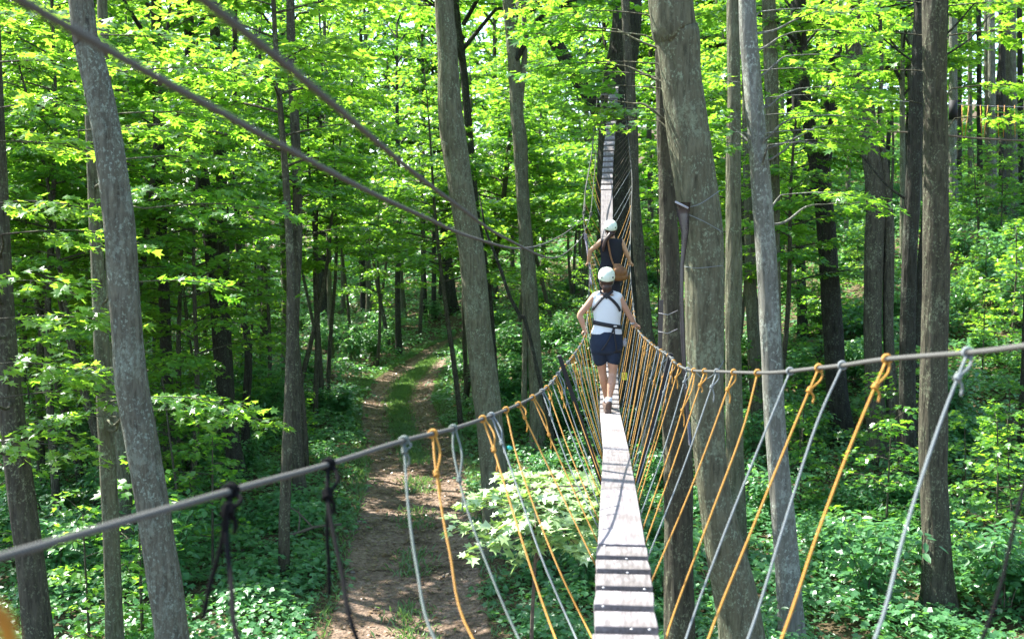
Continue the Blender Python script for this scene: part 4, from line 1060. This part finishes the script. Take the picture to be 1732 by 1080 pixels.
mb = MB(); mb.box((0, 0, 0), (.05, .03, .75), Matrix.Rotation(.02, 3, 'Y')); mb.build('strip', M['rubber'], s2, smooth=False)
for dz in (.22, .0):
    mb = MB(); mb.tube([Vector((-.03, -.03, dz)), Vector((.08, -.05, dz - .02)), Vector((.2, -.02, dz + .03))], .005, 6); mb.build('cord', M['rope_white'], s2)

# yellow marker on the far trunk
sg = empty('marker_sign', P(1056, 636, 26.5)); tag(sg, 'small yellow marker square with a red mark, seen through the hanger ropes', 'sign')
mb = MB(); mb.box((0, 0, 0), (.13, .012, .18)); mb.build('panel', M['yellow'], sg, smooth=False)
mb = MB(); mb.box((0, -.008, -.01), (.022, .006, .10)); mb.box((0.0, -.008, .045), (.05, .006, .022), Matrix.Rotation(.7, 3, 'Y')); mb.build('mark', M['red'], sg, smooth=False)

# distant rope line with orange hangers, upper right
db = empty('rope_bridge', P(1640, 200, 34)); r0 = Vector(db.location)
tag(db, 'distant rope bridge with thin cables and orange hangers between trunks at the upper right', 'rope bridge')
def dl(pts, Y0, Y1):
    n = len(pts); return [P(a, b, Y0 + (Y1 - Y0) * i / (n - 1)) - r0 for i, (a, b) in enumerate(pts)]
mb = MB(); mb.tube([Vector(s_) for s_ in cr([tuple(v) for v in dl([(1490, 168), (1560, 174), (1640, 178), (1732, 181), (1800, 182)], 33, 35)], 6)], .008, 6); mb.build('handrail_cable', M['rope_white'], db)
mb = MB(); mb.tube([Vector(s_) for s_ in cr([tuple(v) for v in dl([(1490, 222), (1570, 226), (1640, 233), (1732, 238), (1800, 238)], 33, 35)], 6)], .03, 6); mb.build('walkway_log', M['wood_dark'], db)
for (a, b) in ((1561, 1563), (1627, 1628), (1639, 1632), (1658, 1661), (1671, 1664), (1688, 1689), (1699, 1697), (1716, 1717)):
    mb = MB(); mb.tube([P(a, 178, 34) - r0, P(b, 232, 34) - r0], .011, 6); o = mb.build('hanger_rope', M['rope_orange'], db)
bd = MB(); bd.tube([P(1612, 170, 33.5) - r0, P(1612, 202, 33.5) - r0], .13, 12); o = bd.build('trunk_wrap', M['blackmetal'], db)

# ------------------------------------------------------------------ people
def merged(name, mb, mat, parent, vox=.008, sm=6):
    o = mb.build(name, mat, parent)
    m = o.modifiers.new('remesh', 'REMESH'); m.mode = 'VOXEL'; m.voxel_size = vox; m.use_smooth_shade = True
    s = o.modifiers.new('smooth', 'SMOOTH'); s.iterations = sm; s.factor = .5
    return o
def ltube(mb, pts, rad, sides=16, ell=None):
    """limb with rounded ends"""
    s = cr([(*p, r) for p, r in zip(pts, rad)], 5)
    mb.tube([Vector(q[:3]) for q in s], [q[3] for q in s], sides, ell=ell)
    mb.ball(s[0][:3], s[0][3] * .98); mb.ball(s[-1][:3], s[-1][3] * .98)
def lofte(mb, secs, seg=28):
    """stack of horizontal ellipses (x,y,z,rx,ry), closed"""
    s = cr(secs, 5); V = []; q = []; t = []
    for c in s:
        for k in range(seg):
            a = 2 * math.pi * k / seg; V.append((c[0] + math.cos(a) * c[3], c[1] + math.sin(a) * c[4], c[2]))
    n = len(s)
    for i in range(n - 1):
        for k in range(seg): k2 = (k + 1) % seg; q.append((i * seg + k, i * seg + k2, (i + 1) * seg + k2, (i + 1) * seg + k))
    V += [tuple(s[0][:3]), tuple(s[-1][:3])]; c0 = n * seg
    for k in range(seg): k2 = (k + 1) % seg; t += [(c0, k2, k), (c0 + 1, (n - 1) * seg + k, (n - 1) * seg + k2)]
    mb.add(V, q, t)
def hand(mb, wrist, palm, side, axis=Vector((0, 1, 0))):
    """palm plus five fingers curled over a rail running along +Y below the palm"""
    wrist = Vector(wrist); palm = Vector(palm)
    ltube(mb, [wrist, (wrist + palm) / 2, palm], [.024, .027, .026], ell=None)
    mb.ball(palm, (.022, .042, .02), seg=14, rings=10)
    for k, l in enumerate((.85, 1.0, .95, .78)):
        b = palm + Vector((side * .012, -.030 + .021 * k, .004))
        out = Vector((side, 0, 0))
        ltube(mb, [b, b + out * .022 * l + Vector((0, 0, -.006)), b + out * .030 * l + Vector((0, 0, -.030 * l)), b + out * .012 * l + Vector((0, .001, -.050 * l))], [.0095, .009, .0082, .0068], sides=8)
    b = palm + Vector((-side * .012, .030, 0))
    ltube(mb, [b, b + Vector((-side * .014, .016, -.018)), b + Vector((-side * .002, .02, -.042))], [.011, .010, .0075], sides=8)

def person(loc, label, J, kind):
    root = empty('person', loc); tag(root, label, 'person')
    sk = M['skin'] if kind == 'near' else M['skin2']
    mb = MB(); hz = J['head']; hx, hy, hh = hz
    # head with face looking along +Y
    mb.ball((hx, hy, hh), (.074, .092, .108), seg=24, rings=16)
    ltube(mb, [(hx, hy + .035, hh - .055), (hx, hy + .055, hh - .095)], [.05, .035])
    mb.ball((hx, hy + .098, hh - .02), (.013, .018, .022)); 
    for s in (-1, 1): mb.ball((hx + s * .076, hy - .005, hh - .01), (.010, .018, .03)); mb.ball((hx + s * .03, hy + .08, hh + .005), (.016, .012, .012))
    mb.ball((hx, hy + .088, hh - .062), (.024, .012, .009))
    nk = J['neck']; ltube(mb, [(hx, hy - .015, hh - .07), (nk[0], nk[1], nk[2] + .03), nk], [.052, .052, .062])
    for sec in (J['torso'],): lofte(mb, [(a, b, c, d - .012, e - .012) for a, b, c, d, e in sec])
    for sd, arm in ((-1, J['armL']), (1, J['armR'])):
        sh, el, wr, pl = arm
        m1 = tuple((Vector(sh) * .55 + Vector(el) * .45)); m2 = tuple(Vector(el) * .6 + Vector(wr) * .4)
        ltube(mb, [sh, m1, el, m2, wr], [.052, .044, .036, .037, .023]); hand(mb, wr, pl, sd)
    for leg in (J['legL'], J['legR']):
        hp, kn, an, toe = leg
        a = Vector(hp); b = Vector(kn); c = Vector(an)
        cf = b * .68 + c * .32 + Vector((0, -.018, 0))
        ltube(mb, [hp, tuple(a * .5 + b * .5), kn, tuple(cf), tuple(b * .25 + c * .75), an], [.088, .074, .050, .053, .036, .030])
        ltube(mb, [an, toe], [.035, .03])
    body = merged('body', mb, sk, root, .0065, 4)
    # eyes and mouth
    for s in (-1, 1):
        e = MB(); e.ball((hx + s * .03, hy + .088, hh + .004), (.009, .007, .006), seg=10, rings=6); e.build('eye', M['dot'], root)
    # hair
    hb = MB(); hb.ball((hx, hy - .014, hh + .012), (.082, .094, .108), seg=20, rings=14)
    if kind == 'near':
        hb.ball((hx, hy - .045, hh - .085), (.062, .05, .075)); hb.ball((hx, hy - .05, hh - .135), (.045, .035, .05))
    else:
        hb.ball((hx, hy - .05, hh - .06), (.06, .045, .05))
        ltube(hb, [(hx - .01, hy - .085, hh - .06), (hx - .045, hy - .10, hh - .11), (hx - .095, hy - .10, hh - .18), (hx - .125, hy - .105, hh - .27), (hx - .13, hy - .10, hh - .34)], [.034, .036, .034, .028, .012])
    hr = merged('hair', hb, M['hair'], root, .008, 3)
    # keep the face clear: shift hair backward
    hr.location = (0, -.012, 0)
    # helmet: half-dome shell with rim, vents, studs
    hm = MB(); seg = 28; V = []; q = []; ctr = Vector((hx, hy, hh + .045)); prof = []
    for k in range(11):
        a = math.pi / 2 * k / 10; prof.append((math.cos(a) ** .8 if k < 10 else 0, math.sin(a)))
    outer = [(.106, -.045), (.113, -.02), (.113, .01)] + [(.112 * c, .01 + .105 * s) for c, s in prof[1:]]
    inner = [(r * .90, z - .008) for r, z in outer[::-1]]
    pr = outer + inner
    for r, z in pr:
        for k in range(seg):
            a = 2 * math.pi * k / seg; V.append(tuple(ctr + Vector((math.cos(a) * r * .93, math.sin(a) * r * 1.12, z + .012 * math.cos(a * 2) * (1 if z < 0 else .3)))))
    n = len(pr)
    for i in range(n):
        i2 = (i + 1) % n
        for k in range(seg): k2 = (k + 1) % seg; q.append((i * seg + k, i * seg + k2, i2 * seg + k2, i2 * seg + k))
    hm.add(V, q); hel = hm.build('helmet', M['helmet'], root)
    for s in (-1, 1):
        d = MB(); ang = math.radians(-90 + s * 40); d.ball(ctr + Vector((math.cos(ang) * .104, math.sin(ang) * .125, -.005)), (.012, .010, .013), seg=10, rings=6); d.build('stud', M['dot'], hel)
    rdg = MB()
    for s in (-1, 0, 1):
        rdg.tube([ctr + Vector((s * .045, -.118 * math.cos(a) * (1 - .1 * abs(s)), .012 + .108 * math.sin(a) * (1 - .10 * abs(s)))) for a in np.linspace(.35, 2.8, 14)], .006, 6)
    rdg.build('ridge', M['helmet'], hel)
    for s in (-1, 1):
        c = MB(); c.tube([ctr + Vector((s * .09, -.04, -.04)), ctr + Vector((s * .083, .02, -.09)), ctr + Vector((s * .035, .07, -.165))], .005, 6); c.build('chin_strap', M['webbing'] if kind != 'near' else M['rope_grey'], hel)
    return root, body

# near walker
Yn = 13.6; base = Vector((deck(Yn).x + .0, Yn, deck(Yn).z + PT)); S = Yn / F
def Ln(px, py, dy=0): p = P(px, py, Yn + dy) - base; return (p.x, p.y, p.z)
J = dict(head=Ln(1026, 474), neck=Ln(1026, 494),
    torso=[(*Ln(1026, 497), .085, .07), (*Ln(1026, 502), .165, .085), (*Ln(1026, 512), .182, .10), (*Ln(1027, 530), .168, .105), (*Ln(1027, 546), .155, .10), (*Ln(1026, 562), .185, .115), (*Ln(1026, 578), .200, .125), (*Ln(1025, 592), .185, .12)],
    armL=(Ln(1005, 503), Ln(981, 532, .02), Ln(988, 556, .02), Ln(990, 561, .03)), armR=(Ln(1047, 503), Ln(1064, 532, .02), Ln(1073, 547, .03), Ln(1077, 551, .05)),
    legL=(Ln(1013, 588), Ln(1019, 628, .10), Ln(1026, 676, .28), Ln(1025, 684, .44)), legR=(Ln(1038, 588), Ln(1036, 632, .0), Ln(1030, 679, -.12), Ln(1027, 692, .02)))
near, nbody = person(base, 'walker in white sleeveless top and navy shorts with black harness, gripping both handrails', J, 'near')
def grow(sec, g): return [(a, b, c, d + g, e + g) for a, b, c, d, e in sec]
mb = MB(); tr = J['torso']
lofte(mb, grow([(tr[0][0], tr[0][1], tr[0][2] - .02, .09, .075)] + tr[1:6], .008) + [(*Ln(1026, 565), .192, .128)])
for sh in (J['armL'][0], J['armR'][0]): mb.ball((sh[0] * .93, sh[1], sh[2] + .004), (.055, .06, .06))
for s in (-1, 1): ltube(mb, [(s * .07 + tr[0][0], 0, tr[0][2] + .012), (s * .125 + tr[0][0], 0, tr[1][2] + .022)], [.035, .045])
merged('white_top', mb, M['white_cloth'], near, .009, 5)
mb = MB(); lofte(mb, [(*Ln(1026, 559), .178, .120), (*Ln(1026, 569), .196, .132), (*Ln(1025.5, 580), .206, .138), (*Ln(1025.5, 592), .200, .128), (*Ln(1025.5, 598), .188, .10)])
for leg, px, sg_ in ((J['legL'], 1014, -1), (J['legR'], 1037, 1)):
    ltube(mb, [Ln(px, 585), Ln(px + .5, 597, .02 if sg_ < 0 else 0), Ln(px + 1, 608, .05 if sg_ < 0 else 0)], [.100, .098, .088])
shorts = merged('navy_shorts', mb, M['navy_cloth'], near, .009, 4)
def strap(pts, w, th, mat, parent, name):
    mb = MB(); s = [Vector(q) for q in cr(pts, 6)]; V = []; q = []
    for i, p in enumerate(s):
        t = (s[min(i + 1, len(s) - 1)] - s[max(i - 1, 0)]).normalized(); c = Vector((base.x * 0, 0.0, p.z)); nrm = Vector((p.x * .6, p.y if abs(p.y) > .01 else -.05, 0)).normalized()
        a = t.cross(nrm).normalized() * w / 2; b = nrm * th / 2
        V += [tuple(p + a - b), tuple(p - a - b), tuple(p - a + b), tuple(p + a + b)]
    for i in range(len(s) - 1):
        for k in range(4): k2 = (k + 1) % 4; q.append((i * 4 + k, i * 4 + k2, (i + 1) * 4 + k2, (i + 1) * 4 + k))
    m_ = (len(s) - 1) * 4; q += [(3, 2, 1, 0), (m_, m_ + 1, m_ + 2, m_ + 3)]
    mb.add(V, q); return mb.build(name, mat, parent)
hb = empty('harness', (0, 0, 0)); 
def bk(px, py, g=0):     # a point on the back surface of the torso at that pixel
    x, y, z = Ln(px, py); zs_ = [t[2] for t in tr][::-1]
    rx = np.interp(z, zs_, [t[3] for t in tr][::-1]) + .02; ry = np.interp(z, zs_, [t[4] for t in tr][::-1]) + .016
    cx = tr[3][0]; u = max(-1, min(1, (x - cx) / rx)); return (x, -ry * math.sqrt(max(0.03, 1 - u * u)) - g, z)
bpy.data.objects.remove(hb)
strap([bk(1024, 497, .004), bk(1014, 507, .004), bk(1006, 517, .006), bk(1002, 523, .01)], .034, .008, M['webbing'], near, 'harness_strap')
strap([bk(1024, 498, .008), bk(1035, 507, .006), bk(1044, 517, .006), bk(1048, 525, .01)], .034, .008, M['webbing'], near, 'harness_strap')
strap([bk(1014, 492, .0), bk(1018, 495, .006), bk(1024, 499, .008)], .03, .008, M['webbing'], near, 'harness_strap')
strap([bk(1036, 491, .0), bk(1031, 495, .006), bk(1026, 499, .008)], .03, .008, M['webbing'], near, 'harness_strap')
mb = MB(); mb.box(Vector(bk(1024.5, 499, .016)), (.06, .012, .06), Matrix.Rotation(.78, 3, 'Y')); mb.build('harness_plate', M['webbing'], near, smooth=False)
# waist belt: full elliptical band, tilted a little
mb = MB(); V = []; q = []; c = Ln(1027, 548.5)
for i in range(33):
    a = 2 * math.pi * i / 32
    for r, dz in ((.012, -.026), (.022, -.024), (.022, .024), (.012, .026)):
        V.append((c[0] + math.cos(a) * (.158 + r), math.sin(a) * (.103 + r), c[2] + dz - .03 * math.cos(a)))
for i in range(32):
    for k in range(4): k2 = (k + 1) % 4; q.append((i * 4 + k, (i + 1) * 4 + k, (i + 1) * 4 + k2, i * 4 + k2))
mb.add(V, q); belt = mb.build('waist_belt', M['webbing'], near)
mb = MB(); mb.box(Vector(bk(1039, 550, .02)), (.04, .008, .018)); mb.build('buckle', M['metal'], belt, smooth=False)
mb = MB(); mb.box(Vector(bk(1036, 556, .022)), (.03, .014, .05), Matrix.Rotation(.3, 3, 'Y')); mb.build('belt_loop', M['webbing'], near, smooth=False)
def bs(px, py, g=.0):
    x, y, z = Ln(px, py); return (x, -.145 - g, z)
strap([bs(1036, 555, -.015), bs(1031, 566, -.002), bs(1024, 579, .003), bs(1016, 590, -.005)], .018, .006, M['webbing'], near, 'harness_strap')
strap([bs(1037, 556, -.015), bs(1038, 568, .0), bs(1040, 580, .003), bs(1041, 591, -.005)], .018, .006, M['webbing'], near, 'harness_strap')
for px, dyy in ((1014.5, .03), (1037.5, 0)):
    mb = MB(); V = []; q = []; c = Ln(px, 592, dyy)
    for i in range(25):
        a = 2 * math.pi * i / 24
        for r, dz in ((.0, -.022), (.008, -.02), (.008, .02), (.0, .022)):
            V.append((c[0] + math.cos(a) * (.1 + r), c[1] + math.sin(a) * (.104 + r), c[2] + dz))
    for i in range(24):
        for k in range(4): k2 = (k + 1) % 4; q.append((i * 4 + k, (i + 1) * 4 + k, (i + 1) * 4 + k2, i * 4 + k2))
    mb.add(V, q); mb.build('leg_loop', M['webbing'], near)
# side pouch, wristband, socks and shoes
mb = MB(); mb.ball(Ln(1056, 580), (.03, .035, .045)); mb.ball(Ln(1057, 574), (.02, .025, .02)); mb.build('carabiner_pouch', M['rope_white'], near)
mb = MB(); w = Vector(Ln(1071, 546, .03)); e = Vector(J['armR'][1]); d = (w - e).normalized(); mb.tube([w - d * .012, w + d * .012], .029, 14); mb.build('wristband', M['rope_white'], near)
for leg, front in ((J['legL'], 1), (J['legR'], 0)):
    an = Vector(leg[2]); toe = Vector(leg[3]); mb = MB()
    mb.tube([an + Vector((0, 0, .055)), an + Vector((0, 0, .0)), an - Vector((0, 0, .02))], [.039, .041, .042], 14); mb.build('sock', M['white_cloth'], near)
    mb = MB()
    if front:
        z0 = .0; ltube(mb, [(an.x, an.y - .03, .04), (an.x, an.y + .06, .045), (an.x - .005, an.y + .17, .034)], [.040, .042, .036], ell=None)
        mb.box((an.x, an.y + .06, .012), (.078, .25, .022))
    else:
        ltube(mb, [(an.x - .002, an.y - .02, an.z - .02), (an.x - .008, an.y + .03, .065), (an.x - .02, an.y + .12, .038)], [.040, .042, .038])
        mb.box((an.x - .012, an.y + .02, .06), (.082, .05, .12), Matrix.Rotation(-.5, 3, 'X'))
    merged('shoe', mb, M['shoe'], near, .006, 5)

# far walker
Yf = 17.9; base = Vector((deck(Yf).x, Yf, deck(Yf).z + PT))
def Lf(px, py, dy=0): p = P(px, py, Yf + dy) - base; return (p.x, p.y, p.z)
Jf = dict(head=Lf(1033, 389), neck=Lf(1034, 402),
    torso=[(*Lf(1034, 403), .08, .07), (*Lf(1034, 407), .16, .085), (*Lf(1034, 415), .18, .10), (*Lf(1034, 430), .17, .10), (*Lf(1033, 443), .155, .10), (*Lf(1031, 456), .18, .115), (*Lf(1031, 468), .19, .12), (*Lf(1031, 478), .18, .115)],
    armL=(Lf(1017, 409), Lf(999, 424, .02), Lf(995, 442, .05), Lf(995, 446, .07)), armR=(Lf(1051, 409), Lf(1060, 428, .0), Lf(1065, 441, .04), Lf(1067, 446, .06)),
    legL=(Lf(1022, 474), Lf(1024, 508, .05), Lf(1026, 540, .12), Lf(1026, 544, .26)), legR=(Lf(1040, 474), Lf(1041, 508, 0), Lf(1040, 540, -.06), Lf(1040, 544, .08)))
far, fbody = person(base, 'walker farther along the bridge in black sleeveless top with long ponytail and tan shoulder bag', Jf, 'far')
tf = Jf['torso']; mb = MB()
lofte(mb, grow([(tf[0][0], tf[0][1], tf[0][2], .085, .075)] + tf[1:6], .008) + [(*Lf(1031, 462), .195, .13)])
for sh in (Jf['armL'][0], Jf['armR'][0]): mb.ball((sh[0] + (.012 if sh[0] < tf[0][0] else -.012), sh[1], sh[2]), (.052, .058, .058))
merged('black_top', mb, M['black_cloth'], far, .01, 5)
mb = MB(); lofte(mb, [(*Lf(1031, 458), .185, .122), (*Lf(1031, 466), .2, .13), (*Lf(1031, 478), .2, .13)])
for leg in (Jf['legL'], Jf['legR']): ltube(mb, [leg[0], leg[1], tuple(Vector(leg[2]) + Vector((0, 0, .05)))], [.1, .072, .055])
merged('dark_trousers', mb, M['black_cloth'], far, .01, 4)
for leg in (Jf['legL'], Jf['legR']):
    an = Vector(leg[2]); mb = MB(); ltube(mb, [(an.x, an.y - .03, .045), (an.x, an.y + .06, .045), (an.x, an.y + .16, .036)], [.042, .042, .036]); merged('shoe', mb, M['dot'], far, .008, 3)
# bag with strap
mb = MB(); bx, by, bz = Lf(1049, 459, -.2)
secs = [(bx, by, bz - .15, .085, .045), (bx + .01, by, bz - .10, .125, .065), (bx, by, bz - .02, .12, .065), (bx - .03, by, bz + .07, .085, .05), (bx - .05, by, bz + .13, .05, .03)]
lofte(mb, secs); bag = merged('shoulder_bag', mb, M['leather'], far, .01, 4)
mb = MB(); mb.ball((bx + .0, by - .045, bz + .0), (.11, .035, .09), seg=20, rings=12); mb.build('bag_flap', M['leather'], bag)
tr = tf
def bf(px, py, g=0):
    x, y, z = Lf(px, py); return (x, -.125 - g, z)
mb = MB(); s_pts = [bf(1026, 400, -.05), bf(1027, 407), bf(1029, 420, .01), bf(1032, 434, .01), bf(1036, 446, .03), bf(1040, 452, .05)]
strap(s_pts, .03, .008, M['leather'], far, 'bag_strap')

# ------------------------------------------------------------------ labels of the repeats: place them by the nearest landmark
LAND = [(25, 'the trunk at the left edge'), (215, 'the leaning foreground tree'), (283, 'the straight slender trunk'), (385, 'the dark trunk group'), (502, 'the lone slim straight tree'), (548, 'the knotty mid-distance trunk'), (622, 'the curved twin trunk'), (683, 'the slim pole-like trunk'), (795, 'the thick scarred trunk'), (893, 'the kinked grey trunk'), (1045, 'the far platform tree'), (1190, 'the massive leaning trunk'), (1297, 'the pale smooth trunk'), (1402, 'the forked black tree'), (1478, 'the crooked dark trunk'), (1583, 'the lone thick brown trunk'), (1680, 'the dense upper right row')]
from collections import defaultdict
bylab = defaultdict(list)
for o in list(bpy.data.objects):
    if o.parent or not o.get('group'): continue
    nm = o.name.split('.')[0]
    if nm not in ('forest_tree', 'understory_maple', 'maple_sapling', 'shrub'): continue
    x, Y, z = o.location; px, _ = pix((x, Y, z + 2))
    if px < -10 or px > 1742:
        side_ = 'left' if px < 866 else 'right'
        lab = '%s reaching in from beyond the %s edge of the photo' % ({'forest_tree': 'tall forest tree', 'understory_maple': 'layered maple', 'maple_sapling': 'low sapling', 'shrub': 'leafy shrub'}[nm], side_)
    else:
        lx, ln = min(LAND, key=lambda l: abs(l[0] - px)); d = 'right' if px > lx else 'left'
        if nm == 'forest_tree': dist = 'nearer' if Y < 42 else 'far' if Y < 58 else 'farther' if Y < 72 else 'farthest'
        elif nm == 'shrub': dist = 'close' if Y < 19 else 'near' if Y < 26 else 'mid-distance' if Y < 33 else 'far' if Y < 45 else 'farther' if Y < 56 else 'farthest'
        else: dist = 'close' if Y < 22 else 'near' if Y < 30 else 'mid-distance' if Y < 38 else 'far' if Y < 48 else 'farthest'
        big = 'large ' if o.scale[0] > 1.03 else 'small ' if o.scale[0] < .92 else ''
        kind_ = {'forest_tree': 'leafy forest tree', 'understory_maple': 'layered understory maple', 'maple_sapling': 'low maple sapling', 'shrub': 'leafy shrub'}[nm]
        lab = '%s%s %s just %s of %s' % (big, dist, kind_, d, ln)
    bylab[lab].append(o)
for lab, obs in bylab.items():
    for o in obs:
        o['label'] = lab
        if len(obs) > 1: o['group'] = 'the ' + lab.split(' just ')[0].split(' reaching')[0] + 's ' + (lab.split(' just ')[1] if ' just ' in lab else lab.split('reaching in ')[1])
        o['category'] = {'forest_tree': 'tree', 'understory_maple': 'tree', 'maple_sapling': 'sapling', 'shrub': 'shrub'}[o.name.split('.')[0]]
print('objects', len(bpy.data.objects))
